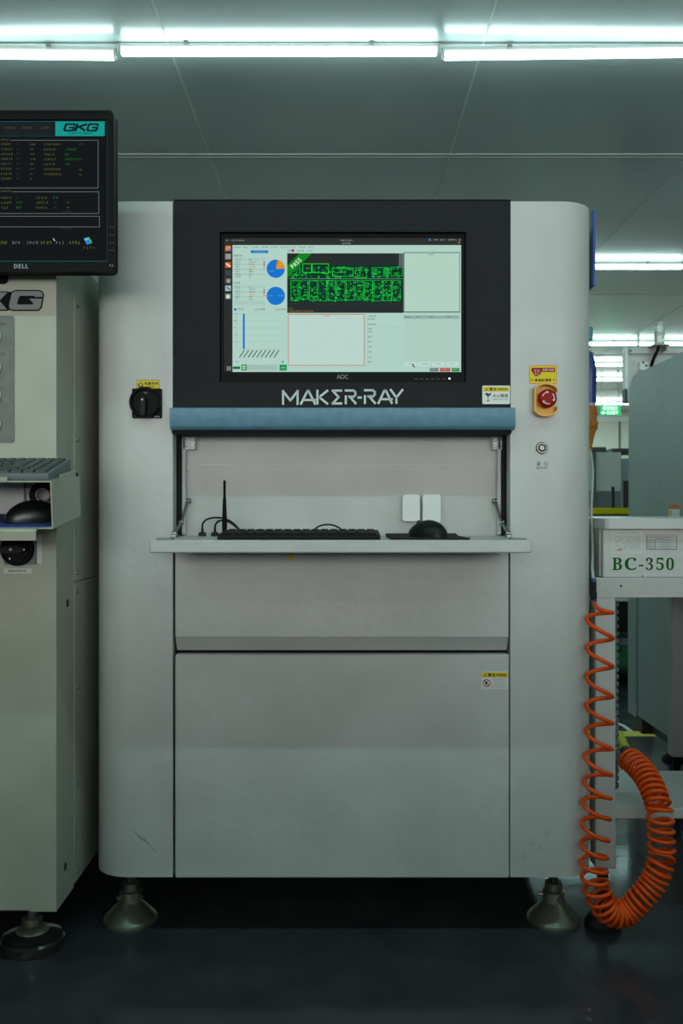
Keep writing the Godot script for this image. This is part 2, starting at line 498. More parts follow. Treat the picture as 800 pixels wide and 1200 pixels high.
const ROMAN := {
	"P": "0,0-0,10-7,10-8,8-8,6-7,4.5-0,4.5", "A": "0,0-4,10-5,10-9,0;1.6,3.4-7.4,3.4", "S": "8,9-7,10-2,10-0.5,8.5-0.5,6.5-2,5.3-6.5,4.7-8,3.5-8,1.5-6.5,0-1.5,0-0,1",
	"G": "10,8.4-9.6,10-2,10-0.6,8.6-0,1.4-1,0-8.4,0-9.4,1-9.8,4.6-5.4,4.6", "K": "0.6,10-0,0;9.8,10-0.6,4.6;3.2,6-9,0",
	"M": "0,0-0,10-5,2.6-10,10-10,0", "a": "0,0-4.6,10-5.4,10-10,0;2.6,2.9-10,2.9", "k": "0,0-0,10;8.6,10-1.6,5-8.6,0", "E": "8,10-0,10-5.6,5-0,0-8,0",
	"R": "0,5.4-0,0;0,10-7,10-8.6,8.6-8.6,6.6-7,5.2-3,5.2;3.6,5.2-8.8,0", "-": "1.2,4.4-4.0,4.4", "Y": "0,10-4.6,4-4.6,0;9.6,10-4.6,4", "r": "0,10-0,0",
}

func screen_material(im: Image, energy: float) -> StandardMaterial3D:
	var m := paint(Color(0.02, 0.02, 0.02), 0.5, 0.0, 0.12)
	m.emission_enabled = true
	m.emission = Color.WHITE
	m.emission_operator = BaseMaterial3D.EMISSION_OP_MULTIPLY
	m.emission_texture = ImageTexture.create_from_image(im)
	m.emission_energy_multiplier = energy
	return m


# ---------------------------------------------------------------- the room
const LIGHT_COLOR := Color(0.73, 1.0, 0.98)
const WARM := Color(0.82, 1.0, 0.93)
const PANEL_ENERGY := 33.0  # energy of the unseen panel behind the camera
const TUBE_GLOW := 8.5
const TUBE_LIGHT := 0.36

func _ready() -> void:
	rng.seed = 20
	# camera
	var cam := Camera3D.new()
	cam.name = "camera"
	cam.position = Vector3(0, EYE, AWAY)
	var look := CameraAttributesPhysical.new()
	look.frustum_focal_length = 22.0
	look.frustum_focus_distance = AWAY
	look.exposure_aperture = 5.6
	cam.attributes = look
	add_child(cam)
	cam.current = true
	# surroundings: a closed room, nothing comes in from outside
	var env := Environment.new()
	env.background_mode = Environment.BG_COLOR
	env.background_color = Color(0, 0, 0)
	env.tonemap_mode = Environment.TONE_MAPPER_LINEAR
	env.tonemap_exposure = 1.0
	env.sdfgi_enabled = true
	env.ssao_enabled = true
	env.ssil_enabled = true
	var we := WorldEnvironment.new()
	we.name = "surroundings"
	we.environment = env
	add_child(we)
	make_materials()
	# rows of tubes across the room, overhead and behind the camera first
	for z in [4.0, 6.8]: tube_row(z, [-2.97, -1.79, -0.6, 0.58, 1.77, 2.95], "behind", WARM)  # rows out of view, placed to light the machine's front
	tube_row(1.27, [-2.97, -1.79, -0.6, 0.58, 1.77, 2.95], "behind", LIGHT_COLOR)
	tube_row(-1.45, [-1.4135, -0.229, 0.956, 2.14], "first", LIGHT_COLOR)
	tube_row(-4.48, [-1.79, 1.77], "second", LIGHT_COLOR)
	for z in [-4.48, -7.44, -10.0, -12.65]: tube_row(z, [-2.98, -0.6, 0.58], "hidden", LIGHT_COLOR if z > -9.0 else WARM)  # tubes out of view, placed to brighten the far wall and ceiling
	tube_row(-7.44, [2.39, 3.57], "third", LIGHT_COLOR)
	tube_row(-8.8, [3.05, 4.24], "far", WARM)
	tube_row(-10.0, [3.4, 4.59], "farther", WARM)
	tube_row(-12.65, [4.25, 3.06], "farthest", WARM)
	room()
	inspection_machine()
	printer()
	conveyor()
	neighbours()
	shelf_things()
	tray_things()
	screens()
	air_line()


func lamp(x: float, z: float, tilt: float, color: Color) -> Node3D:
	var t := thing("led_tube_light", "", "light", Vector3(x, CEIL - absf(tilt) * 0.588, z))
	t.rotation.z = tilt
	var half := 0.588
	var s := Solid.new()
	s.box(Vector3(0, -0.0105, 0), Vector3(half * 2, 0.017, 0.014), 0.002)
	obj("housing", s, M.lamp_house, t)
	var d := Solid.new()
	d.cyl(Vector3(-half + 0.012, -0.034, 0), Vector3(half - 0.012, -0.034, 0), 0.015, 18)
	obj("tube", d, M.tube if color == LIGHT_COLOR else M.tube_warm, t)
	for e in [-1, 1]:
		var c := Solid.new()
		c.box(Vector3(e * (half - 0.006), -0.029, 0), Vector3(0.011, 0.032, 0.028), 0.003)
		obj("end_cap", c, M.lamp_house, t)
	for e in [-0.34, 0.34]:
		var k := Solid.new()
		k.box(Vector3(e, -0.006, 0), Vector3(0.016, 0.012, 0.034), 0.002)
		obj("clip", k, M.steel, t)
	var a := AreaLight3D.new()
	a.name = "tube_glow"
	a.area_size = Vector2(1.14, 0.024)
	a.light_color = color
	a.light_energy = TUBE_LIGHT * (0.2 if z > 2.0 else 1.0) if z > -8.0 else TUBE_LIGHT * 5.0   # far tubes raised to light the end wall, rows behind the camera dimmed
	a.set("area_range", 30.0)
	a.set("area_attenuation", 2.0)
	a.shadow_enabled = true
	a.position = Vector3(0, -0.051, 0)
	a.rotation_degrees = Vector3(-90, 0, 0)
	t.add_child(a)
	return t


func tube_row(z: float, xs: Array, which: String, color: Color) -> void:
	for i in xs.size():
		var t := lamp(xs[i], z, [-0.013, 0.0, 0.013, 0.013][i] if which == "first" else 0.0, color)
		match which:
			"behind": tag(t, "white ceiling tube light out of view overhead, in the rows that light the machine front", "light", "tube lights out of view overhead in front of the machine")
			"first": tag(t, ["left tube light of the nearest ceiling row, its end above the dark monitor", "middle tube light of the nearest ceiling row, straight above the big machine's screen", "right tube light of the nearest ceiling row, running to the upper right edge", "tube light continuing the nearest ceiling row past the right edge"][i], "light")
			"second": tag(t, ["tube light of the second row, glimpsed under the dark monitor's lower corner", "bright tube light of the second ceiling row, beside the blue-edged cover plate"][i], "light")
			"third": tag(t, ["tube light of the third row, ending left of the clear signal lamp", "tube light of the third row, passing right behind the clear signal lamp"][i], "light")
			"hidden": tag(t, "white ceiling tube light further down the room, hidden behind the big machine", "light", "tube lights hidden behind the big machine")
			"far" when i == 0: tag(t, "upper of the three far tube lights seen between blue tool and tall cabinet", "light")
			"farther" when i == 0: tag(t, "middle of the three far tube lights seen between blue tool and tall cabinet", "light")
			"farthest" when i == 0: tag(t, "lowest and farthest tube light, partly hidden by the green exit sign", "light")
			_: tag(t, "white ceiling tube light at the far end of the room, hidden by nearer things", "light", "far tube lights out of sight")


func room() -> void:
	var x0 := -5.2
	var x1 := 6.2
	var z0 := -14.0
	var z1 := 10.6
	struct("floor", Solid.new().slab(Vector3(x0 - 0.2, -0.1, z0 - 0.2), Vector3(x1 + 0.2, 0, z1 + 0.2)), M.floor)
	struct("wall_left", Solid.new().slab(Vector3(x0 - 0.2, 0, z0 - 0.2), Vector3(x0, CEIL + 0.05, z1 + 0.2)), M.wall)
	struct("wall_right", Solid.new().slab(Vector3(x1, 0, z0 - 0.2), Vector3(x1 + 0.2, CEIL + 0.05, z1 + 0.2)), M.wall)
	struct("wall_back", Solid.new().slab(Vector3(x0, 0, z0 - 0.2), Vector3(x1, CEIL + 0.05, z0)), M.wall)
	struct("wall_front", Solid.new().slab(Vector3(x0, 0, z1), Vector3(x1, CEIL + 0.05, z1 + 0.2)), M.wall)
	# unseen long glowing panel behind the camera, placed to light the machine's front
	var glow_panel := struct("window_1", Solid.new().slab(Vector3(-4.4, 1.0, z1 - 0.012), Vector3(4.6, 2.45, z1 - 0.006)), glow(rgb(236, 240, 238), 1.0))
	for k in 7:
		obj("unseen_panel_bar", Solid.new().slab(Vector3(-4.4 + k * 1.5 - 0.03, 0.97, z1 - 0.03), Vector3(-4.4 + k * 1.5 + 0.03, 2.48, z1 + 0.01), 0.004), M.white_plain, glow_panel)
	for y in [0.985, 2.465]:
		obj("unseen_panel_frame", Solid.new().slab(Vector3(-4.45, y - 0.03, z1 - 0.03), Vector3(4.65, y + 0.03, z1 + 0.01), 0.004), M.white_plain, glow_panel)
	var panel_light := AreaLight3D.new()
	panel_light.name = "unseen_panel_light"
	panel_light.area_size = Vector2(9.0, 1.45)
	panel_light.light_color = Color(1.0, 1.0, 0.99)
	panel_light.light_energy = PANEL_ENERGY
	panel_light.set("area_range", 40.0)
	panel_light.set("area_attenuation", 2.0)
	panel_light.shadow_enabled = true
	panel_light.position = Vector3(0.1, 1.725, z1 - 0.04)
	add_child(panel_light)
	struct("unseen_partition", Solid.new().slab(Vector3(-4.6, 0, 4.0), Vector3(4.6, 1.05, 4.08), 0.004), M.wall)  # unseen partition behind the camera, placed to shade the lower fronts
	struct("trim_1", Solid.new().slab(Vector3(x0, 2.46, z0), Vector3(x1, 2.56, z0 + 0.02), 0.003), M.white_plain)
	struct("trim_2", Solid.new().slab(Vector3(4.72, 0.0, z0), Vector3(4.75, 2.46, z0 + 0.025), 0.003), M.grey_ink)
	# ceiling of steel-faced panels: light caulked joints along the room, a wider profile across it
	var top := struct("ceiling", Solid.new().slab(Vector3(x0 - 0.2, CEIL + 0.05, z0 - 0.2), Vector3(x1 + 0.2, CEIL + 0.15, z1 + 0.2)), M.joint)
	var xs := [x0]
	for k in range(-4, 6): xs.append(-0.6375 + 1.16 * k)
	xs = xs.filter(func(x): return x >= x0 and x < x1 - 0.1)
	xs.append(x1)
	var zs := [z1, 9.01, 6.12, 3.23, 0.34, -2.54, -5.43, -8.32, -11.21, z0]
	var shapes := {}
	for i in xs.size() - 1:
		for j in zs.size() - 1:
			var size := Vector3(xs[i + 1] - xs[i] - 0.006, 0.049, zs[j] - zs[j + 1] - 0.02)
			var key := str(size)
			if not shapes.has(key): shapes[key] = Solid.new().box(Vector3.ZERO, size, 0.002).done()
			var p := obj("ceiling_panel", shapes[key], M.ceiling, top)
			p.position = Vector3((xs[i] + xs[i + 1]) / 2, CEIL + 0.0245, (zs[j] + zs[j + 1]) / 2)
	for i in range(1, xs.size() - 1):
		obj("joint_strip", Solid.new().slab(Vector3(xs[i] - 0.0045, CEIL - 0.0008, z0), Vector3(xs[i] + 0.0045, CEIL + 0.045, z1)), M.caulk, top)
	for j in range(1, zs.size() - 1):
		var s := Solid.new()
		s.slab(Vector3(x0, CEIL - 0.001, zs[j] - 0.014), Vector3(x1, CEIL + 0.045, zs[j] + 0.014))
		obj("joint_profile", s, M.joint, top)
		for e in [-1, 1]:
			obj("joint_lip", Solid.new().slab(Vector3(x0, CEIL - 0.003, zs[j] + e * 0.0165 - 0.0025), Vector3(x1, CEIL + 0.03, zs[j] + e * 0.0165 + 0.0025), 0.001), M.caulk, top)
	# yellow tape on the floor behind the conveyor
	tag(obj("floor_tape", Solid.new().slab(Vector3(0.9, 0, -1.935), Vector3(2.2, 0.0012, -1.845)), M.yellow), "yellow marking tape across the dark floor beneath the conveyor", "floor tape")
	tag(obj("floor_mark", Solid.new().prism(PackedVector2Array([Vector2(1.205, 1.86), Vector2(1.225, 1.86), Vector2(1.222, 2.05), Vector2(1.19, 2.14), Vector2(1.175, 2.13), Vector2(1.203, 2.04)]), plan(0.0), 0.001), M.offwhite), "short bent white tape mark on the floor, touching the yellow tape", "floor tape")


# ---------------------------------------------------------------- the inspection machine
func foot(parent: Node3D, x: float, z: float, r: float, top: float, turn: float) -> void:
	var f := part("levelling_foot", parent)
	f.position = Vector3(x, 0, z)
	f.rotation.y = turn
	var c := Solid.new()
	c.lathe(Vector3.ZERO, Vector3.UP, [Vector2(0, 0.0), Vector2(r, 0.0), Vector2(r, 0.006), Vector2(r * 0.93, 0.012), Vector2(0.025, 0.043), Vector2(0.0235, 0.062), Vector2(0, 0.062)], 40)
	obj("foot_cone", c, M.zinc, f)
	var n := Solid.new()
	n.lathe(Vector3(0, 0.066, 0), Vector3.UP, [Vector2(0, 0), Vector2(0.019, 0), Vector2(0.021, 0.002), Vector2(0.021, 0.018), Vector2(0.019, 0.02), Vector2(0, 0.02)], 6)
	n.lathe(Vector3(0, 0.062, 0), Vector3.UP, [Vector2(0, 0), Vector2(0.025, 0), Vector2(0.025, 0.004), Vector2(0, 0.004)], 24)
	obj("nut", n, M.zinc, f)
	var st := []
	var h := 0.06
	while h < top + 0.012:
		st.append(Vector2(0.0108, h)); st.append(Vector2(0.0095, h + 0.0012)); h += 0.0024
	st.push_front(Vector2(0, 0.06))
	st.append(Vector2(0, h))
	obj("stem", Solid.new().lathe(Vector3.ZERO, Vector3.UP, st, 20), M.steel, f)
	obj("lock_nut", Solid.new().lathe(Vector3(0, top - 0.013, 0), Vector3.UP, [Vector2(0, 0), Vector2(0.02, 0), Vector2(0.02, 0.0125), Vector2(0, 0.0125)], 6), M.zinc, f)
	for a in [0.2, 2.3, 4.4]:
		var d := Vector3(sin(a), 0, cos(a))
		obj("set_screw", Solid.new().cyl(Vector3(0, 0.055, 0) + d * 0.02, Vector3(0, 0.055, 0) + d * 0.034, 0.005, 14, -1.0, 0.001), M.chrome, f)

func label_plate(called: String, parent: Node3D, x0: float, y0: float, x1: float, y1: float, r: float, mat: Material, z := 0.0, label := "") -> MeshInstance3D:
	return obj(called, Solid.new().prism(rrect(x1 - x0, y1 - y0, r), spot(Vector3((x0 + x1) / 2, (y0 + y1) / 2, z)), 0.0008), mat, parent, label)

func inspection_machine() -> void:
	var t := thing("inspection_machine", "tall white inspection machine with a dark screen panel, blue bar and fold-down shelf", "machine", Vector3(0, 0, 0))
	var bot := fy(1028)
	var top := fy(236)
	# columns with rounded outer corners
	for s in [-1, 1]:
		var cx: float = 0.455 if s < 0 else 0.4659
		var inner: float = 0.3595
		var p := PackedVector2Array([Vector2(s * inner, 0), Vector2(s * cx, 0)])
		for i in range(1, 13):
			var a := PI / 2 * i / 12.0
			p.append(Vector2(s * (cx + 0.08 * sin(a)), 0.08 - 0.08 * cos(a)))
		p.append_array([Vector2(s * (cx + 0.08), 0.36), Vector2(s * inner, 0.36)])
		obj("column_panel", Solid.new().prism(p, plan(bot), top - bot), M.white, t)
	# case behind, and a black filler so the gaps between panels stay dark
	obj("body", Solid.new().slab(Vector3(-0.534, bot, -1.2), Vector3(0.545, top - 0.002, -0.362), 0.003), M.white, t)
	var f := Solid.new()
	f.slab(Vector3(-0.358, bot + 0.01, -0.36), Vector3(0.358, 0.83, -0.03))
	f.slab(Vector3(-0.358, 1.1, -0.36), Vector3(0.358, top - 0.01, -0.07))
	f.slab(Vector3(-0.358, 1.098, -0.07), Vector3(0.358, 1.105, -0.002))
	f.slab(Vector3(-0.358, 0.83, -0.36), Vector3(0.358, 1.1, -0.12))
	for s in [-1, 1]: f.slab(Vector3(s * 0.3594, 0.8685, -0.11), Vector3(s * 0.3525, 1.1, -0.045))  # black side liners, the gaps' shade put into their colour
	obj("dark_filler", f, M.gap, t)
	# lower door and the panel above it with a finger bevel
	var door := obj("door_panel", Solid.new().slab(Vector3(fx(205), bot - 0.002, -0.026), Vector3(fx(596.5), fy(767), 0.0), 0.0025), M.white, t)
	var dl := obj("warning_label", Solid.new().prism(rrect(fx(595) - fx(564), fy(787) - fy(807.5), 0.003), spot(Vector3(fx(579.5), fy(797.2), 0)), 0.0008), M.white_plain, door, "white warning sticker with yellow band and red no-entry ring")
	warning_band(door, 564.5, 788, 594.5, 793.6)
	var ring := Solid.new()
	ring.prism(arc_band(0.0075, 0.0007, 0, 180), spot(Vector3(fx(570), fy(800.4), 0.0008)), 0.0004)
	ring.prism(arc_band(0.0075, 0.0007, 180, 360), spot(Vector3(fx(570), fy(800.4), 0.0008)), 0.0004)
	ring.box(Vector3(fx(570), fy(800.4), 0.001), Vector3(0.0145, 0.0014, 0.0004), 0.0, Basis(Vector3(0, 0, 1), -PI / 4))
	obj("no_entry_ring", ring, M.red, door)
	var pr := Solid.new()
	pr.prism(arc_band(0.0028, 0.001, 20, 300), spot(Vector3(fx(570), fy(800.4), 0.0008)), 0.0003)
	fine_print(pr, Vector3(fx(577.6), fy(796.4), 0.0008), 0.024, 0.0026)
	fine_print(pr, Vector3(fx(579.2), fy(799.6), 0.0008), 0.019, 0.0026)
	for q in 3: fine_print(pr, Vector3(fx(576.5 - q), fy(802.2 + 1.6 * q), 0.0008), 0.03, 0.0014)
	obj("print", pr, M.ink, door)
	var bev := PackedVector2Array([Vector2(0.026, fy(647)), Vector2(0.0, fy(647)), Vector2(0.0, fy(746)), Vector2(0.0215, fy(763.5)), Vector2(0.026, fy(763.5))])
	var drawer := obj("drawer_panel", Solid.new().prism(bev, side_on(fx(205.5)), fx(595.5) - fx(205.5), 10.0), M.white, t)
	obj("tape_scrap", Solid.new().box(Vector3(fx(341.5), fy(651.5), 0.0005), Vector3(0.0085, 0.018, 0.0008), 0.0, Basis(Vector3(0, 0, 1), -0.22)), M.yellow, drawer)
	var sf := Solid.new()
	for q in [[160, 977, 14, -0.9], [165, 981, 12, -0.7], [171, 985, 10, -0.8], [178, 993, 5, -0.6], [622, 985, 12, 0.8], [632, 992, 8, 0.9], [612, 1003, 9, 0.5], [640, 975, 6, 1.0]]:
		for k in 3: sf.box(Vector3(fx(q[0] + k * 1.6), fy(q[1] + k * 2.2), 0.0002), Vector3(q[2] / 550.0 * (1.0 - 0.25 * k), 0.0011, 0.0004), 0.0, Basis(Vector3(0, 0, 1), q[3] + 0.12 * k))
	obj("scuff_marks", sf, paint(rgb(150, 153, 150), 0.6), t)
	# compartment: back panel in two folds with side flanges
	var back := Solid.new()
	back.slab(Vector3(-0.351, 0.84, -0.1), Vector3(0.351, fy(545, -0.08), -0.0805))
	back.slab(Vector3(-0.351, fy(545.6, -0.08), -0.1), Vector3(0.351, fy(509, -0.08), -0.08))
	var bp := obj("compartment_panel", back, M.grey_white, t)
	obj("bright_crease", Solid.new().slab(Vector3(-0.34, fy(546.0, -0.08), -0.081), Vector3(0.34, fy(544.9, -0.08), -0.0765), 0.0006), M.white_plain, bp)  # light caught along the fold, put into a whiter colour
	for s in [-1, 1]:
		obj("flange", Solid.new().slab(Vector3(s * 0.351, 0.87, -0.1), Vector3(s * 0.3425, fy(509, -0.08), -0.062), 0.0015), M.white, bp)
	obj("flange", Solid.new().slab(Vector3(-0.351, fy(510.5, -0.08), -0.1), Vector3(0.351, fy(508, -0.08), -0.066), 0.0015), M.white, bp)
	for s in [-1, 1]:
		var hg := part("hinge", t)
		var hx := fx(221, -0.06) if s < 0 else fx(584.5, -0.06)
		obj("hinge_plate", Solid.new().slab(Vector3(hx - 0.0145, fy(527, -0.06), -0.08), Vector3(hx + 0.0145, fy(511.5, -0.06), -0.062), 0.0015), M.offwhite, hg)
		var px: float = hx - s * 0.009
		obj("hinge_leaf", Solid.new().slab(Vector3(px - 0.0052, fy(526.6, -0.06), -0.062), Vector3(px + 0.0052, fy(512, -0.06), -0.0585), 0.001), M.white_plain, hg)
		for yy in [515.5, 523.0]:
			obj("screw", Solid.new().cyl(Vector3(px, fy(yy, -0.06), -0.0585), Vector3(px, fy(yy, -0.06), -0.0562), 0.0038, 14, -1.0, 0.0008), M.steel, hg)
			obj("hole", Solid.new().cyl(Vector3(hx + s * 0.006, fy(yy, -0.06), -0.062), Vector3(hx + s * 0.006, fy(yy, -0.06), -0.0614), 0.0013, 10), M.gap, hg)
	for yy in [539.5, 552.5]:
		obj("screw", Solid.new().lathe(Vector3(fx(217.8, -0.08), fy(yy, -0.08), -0.08), Vector3(0, 0, 1), [Vector2(0, 0), Vector2(0.0035, 0), Vector2(0.0028, 0.002), Vector2(0, 0.0026)], 14), M.steel, t)
	# fold-down shelf, its end plates and stay arms
	var sh := obj("shelf", Solid.new().slab(Vector3(-0.3585, 0.8435, -0.078), Vector3(0.3545, 0.8675, 0.25), 0.0022), M.white, t)
	for s in [-1, 1]:
		obj("catch_plate", Solid.new().slab(Vector3(s * 0.35, 0.8675, 0.2), Vector3(s * 0.32, 0.8705, 0.228), 0.001), M.steel, sh)
		var arm := part("stay_arm", t)
		var hi := Vector3(s * 0.3375, fy(587, -0.07), -0.066)
		var mid := Vector3(s * 0.343, fy(612, -0.02), -0.012)
		var lo := Vector3(s * 0.3465, 0.876, 0.05)
		for seg in [[hi, mid], [mid, lo]]:
			var d: Vector3 = seg[1] - seg[0]
			obj("arm_bar", Solid.new().box((seg[0] + seg[1]) / 2, Vector3(0.003, 0.0105, d.length() + 0.008), 0.001, Basis.looking_at(d, Vector3.UP)), M.steel, arm)
		for q in [hi, mid, lo]:
			obj("pivot_pin", Solid.new().cyl(q - Vector3(0.005, 0, 0), q + Vector3(0.005, 0, 0), 0.0046, 14, -1.0, 0.0008), M.chrome, arm)
		obj("arm_bracket", Solid.new().slab(lo + Vector3(-0.006, -0.0085, -0.012), lo + Vector3(0.006, -0.002, 0.012), 0.001), M.steel, arm)
		obj("arm_clip", Solid.new().slab(hi + Vector3(-0.004, -0.006, -0.02), hi + Vector3(0.004, 0.006, 0.0), 0.001), M.steel, arm)
	# screen panel with its opening, maker's name and care label
	var o := Vector4(fx(204), fy(479), fx(598), fy(235.5))
	var i := Vector4(fx(257.5), fy(448), fx(545.8), fy(271.8))
	var mp := obj("screen_panel", Solid.new().framed(o, i, -0.03, 0.001), M.charcoal, t)
	obj("panel_cap", Solid.new().slab(Vector3(o.x, o.w - 0.0005, -0.03), Vector3(o.z, o.w + 0.003, 0.0016), 0.0008), M.matt_black, mp)
	var name_marks := ["M", "a", "k", "E", "R", "-", "R", "a", "Y"]
	var starts := [331.6, 352.6, 371.8, 389.6, 405.0, 418.6, 427.4, 443.4, 457.8]
	var widths := [17.0, 16.4, 13.4, 12.6, 13.0, 10.0, 13.4, 15.4, 14.0]
	var brand := Solid.new()
	for k in name_marks.size():
		brand.strokes(ROMAN[name_marks[k]], Vector3(fx(starts[k]), fy(473.4 - 0.16 * k), 0.001), widths[k] / 550.0, 15.0 / 550.0, 0.0046, 0.0012)
	obj("lettering", brand, M.letter, mp)
	label_plate("fragile_label", mp, fx(564.8), fy(473.6), fx(597.2), fy(452), 0.0022, M.white_plain, 0.001, "white sticker with yellow band and black glass symbol")
	warning_band(mp, 566, 453.6, 596, 459, 0.001)
	var gl := Solid.new()
	gl.prism(PackedVector2Array([Vector2(-0.0066, 0.009), Vector2(-0.001, 0.009), Vector2(0.0006, 0.0075), Vector2(0.003, 0.0072), Vector2(0.0048, 0.0094), Vector2(0.0066, 0.009), Vector2(0.0055, 0.005), Vector2(0.0007, 0.0012), Vector2(0.0007, -0.0068), Vector2(0.005, -0.0085), Vector2(-0.005, -0.0085), Vector2(-0.0007, -0.0068), Vector2(-0.0007, 0.0012), Vector2(-0.0055, 0.005)]), spot(Vector3(fx(571.6), fy(465.6), 0.0018)), 0.0004, 5.0)
	obj("glass_symbol", gl, M.ink, mp)
	han(["xiao", "xin", "qing", "fang"], Vector3(fx(577.0), fy(465.8), 0.0018), 0.0072, 0.0012, 0.0009, M.ink, mp)
	letters("HANDLE WITH CARE", Vector3(fx(586), fy(468.2), 0.0018), 0.033, 0.0021, M.grey_ink, mp, "Droid Sans", true, 0.0004)
	# blue bar
	var bar := PackedVector2Array([Vector2(0.004, fy(478.2)), Vector2(-0.036, 1.1385), Vector2(-0.04, 1.1365), Vector2(-0.04, 1.1015), Vector2(-0.036, 1.0965), Vector2(-0.026, 1.0925), Vector2(0.004, 1.0925)])
	obj("handle_bar", Solid.new().prism(bar, side_on(-0.3585), 0.7215, 50.0), M.blue, t)
	obj("bar_shade_strip", Solid.new().slab(Vector3(-0.3575, 1.0855, -0.06), Vector3(0.3585, 1.0927, 0.022), 0.001), M.gap, t)  # black strip, the shade below the bar put into its colour
	# power switch on the left column
	var sw := part("rotary_switch", t, "square black rotary switch with a yellow plate above")
	var sx := fx(172.8)
	var sy := fy(473)
	obj("switch_plate", Solid.new().prism(rrect(0.0625, 0.0625, 0.002), spot(Vector3(sx, sy, 0)), 0.008), M.black, sw)
	obj("dial", Solid.new().lathe(Vector3(sx - 0.002, sy + 0.001, 0.008), Vector3(0, 0, 1), [Vector2(0, 0), Vector2(0.0325, 0), Vector2(0.0325, 0.014), Vector2(0.0305, 0.016), Vector2(0.0275, 0.016), Vector2(0.0262, 0.008), Vector2(0, 0.008)], 48), M.black, sw)
	obj("grip", Solid.new().prism(PackedVector2Array([Vector2(-0.0045, -0.0245), Vector2(0.0045, -0.0245), Vector2(0.0055, 0.008), Vector2(0.003, 0.0135), Vector2(-0.003, 0.0135), Vector2(-0.0055, 0.008)]), spot(Vector3(sx - 0.0035, sy - 0.003, 0.016)), 0.017), M.rubber, sw)
	obj("pointer_dot", Solid.new().cyl(Vector3(sx - 0.0045, sy + 0.005, 0.033), Vector3(sx - 0.0045, sy + 0.005, 0.0334), 0.0021, 14), M.offwhite, sw)
	letters("ON", Vector3(sx - 0.001, sy + 0.021, 0.016), 0.0068, 0.0027, M.dim_letter, sw)
	letters("EATON", Vector3(sx + 0.0215, sy - 0.0285, 0.008), 0.0105, 0.0024, M.offwhite, sw)
	var sp := Solid.new()
	fine_print(sp, Vector3(sx - 0.029, sy - 0.0275, 0.008), 0.007, 0.0018)
	obj("print", sp, M.dim_letter, sw)
	var yp := part("power_label", t, "yellow label with a power symbol and Chinese characters")
	label_plate("label_edge", yp, fx(160), fy(456), fx(186.4), fy(445.2), 0.0018, M.ink)
	label_plate("label_face", yp, fx(160.5), fy(455.5), fx(185.9), fy(445.7), 0.0016, M.yellow, 0.0003)
	var ps := Solid.new()
	ps.prism(arc_band(0.0048, 0.0008, 120, 420), spot(Vector3(fx(164.8), fy(451.2), 0.0011)), 0.0004)
	ps.slab(Vector3(fx(164.8) - 0.0008, fy(450.6), 0.0011), Vector3(fx(164.8) + 0.0008, fy(447.2), 0.0015))
	obj("power_symbol", ps, M.ink, yp)
	han(["dian", "yuan", "kai", "guan"], Vector3(fx(169.2), fy(451.2), 0.0011), 0.0062, 0.0014, 0.0009, M.ink, yp)
	letters("POWER", Vector3(fx(176.4), fy(453.5), 0.0011), 0.0165, 0.0026, M.ink, yp)
	# emergency stop on the right column
	var es := part("emergency_stop", t, "red emergency stop button in a yellow guard")
	var ex := fx(636.6)
	var ey := fy(469.6)
	obj("guard_base", Solid.new().prism(rrect(0.046, 0.068, 0.018, 8), spot(Vector3(ex, ey, 0)), 0.006), M.stop_yellow, es)
	var wall := PackedVector2Array()
	var outer := []
	for q in 37:
		var a := deg_to_rad(28.0 + 304.0 * q / 36.0)
		outer.append(Vector2(clampf(cos(a) * 0.034, -0.0245, 0.0245), sin(a) * 0.0358))
	for q in outer: wall.append(q)
	outer.reverse()
	for q in outer: wall.append(Vector2(q.x * 0.84 + (0.002 if q.x > 0.015 else 0.0), q.y * 0.88))
	obj("guard", Solid.new().prism(wall, spot(Vector3(ex, ey, 0.006)), 0.02, 50.0), M.stop_yellow, es)
	var kc := Vector3(fx(638.4), fy(468.4), 0.0)
	obj("button_stem", Solid.new().cyl(kc + Vector3(0, 0, 0.006), kc + Vector3(0, 0, 0.02), 0.013, 24), M.ink, es)
	obj("button", Solid.new().lathe(kc + Vector3(0, 0, 0.018), Vector3(0, 0, 1), [Vector2(0, 0), Vector2(0.0175, 0), Vector2(0.0193, 0.003), Vector2(0.0193, 0.0075), Vector2(0.0175, 0.0115), Vector2(0.013, 0.0135), Vector2(0.009, 0.0138), Vector2(0, 0.0138)], 48, true), M.red, es)
	var ar := Solid.new()
	for q in 3:
		var a0 := 165.0 - 120.0 * q
		ar.prism(arc_band(0.0125, 0.0008, a0 - 62, a0), spot(kc + Vector3(0, 0, 0.0312)), 0.0012)
		var tip := deg_to_rad(a0 - 80)
		var e := deg_to_rad(a0 - 60)
		ar.prism(PackedVector2Array([Vector2.from_angle(tip) * 0.0125, Vector2.from_angle(e) * 0.0152, Vector2.from_angle(e) * 0.0098]), spot(kc + Vector3(0, 0, 0.0312)), 0.0012)
	obj("turn_arrows", ar, M.white_plain, es)
	var sg := part("stop_label", t, "yellow and red emergency stop plate with Chinese characters")
	label_plate("label_edge", sg, fx(620), fy(449.8), fx(652.2), fy(428.2), 0.0026, M.orange_print)
	label_plate("label_face", sg, fx(620.7), fy(449.1), fx(651.5), fy(428.9), 0.0022, M.yellow, 0.0003)
	label_plate("red_band", sg, fx(622.4), fy(436), fx(650), fy(431), 0.0006, M.red, 0.0005)
	var oc := disc(0.0092, 8)
	for q in oc.size(): oc[q] = oc[q].rotated(PI / 8)
	obj("octagon", Solid.new().prism(oc, spot(Vector3(fx(628.7), fy(436.2), 0.0006)), 0.001, 5.0), M.red, sg)
	han(["jin", "ji"], Vector3(fx(628.7) - 0.0062, fy(436.0), 0.0016), 0.0056, 0.0012, 0.0009, M.pink_print, sg)
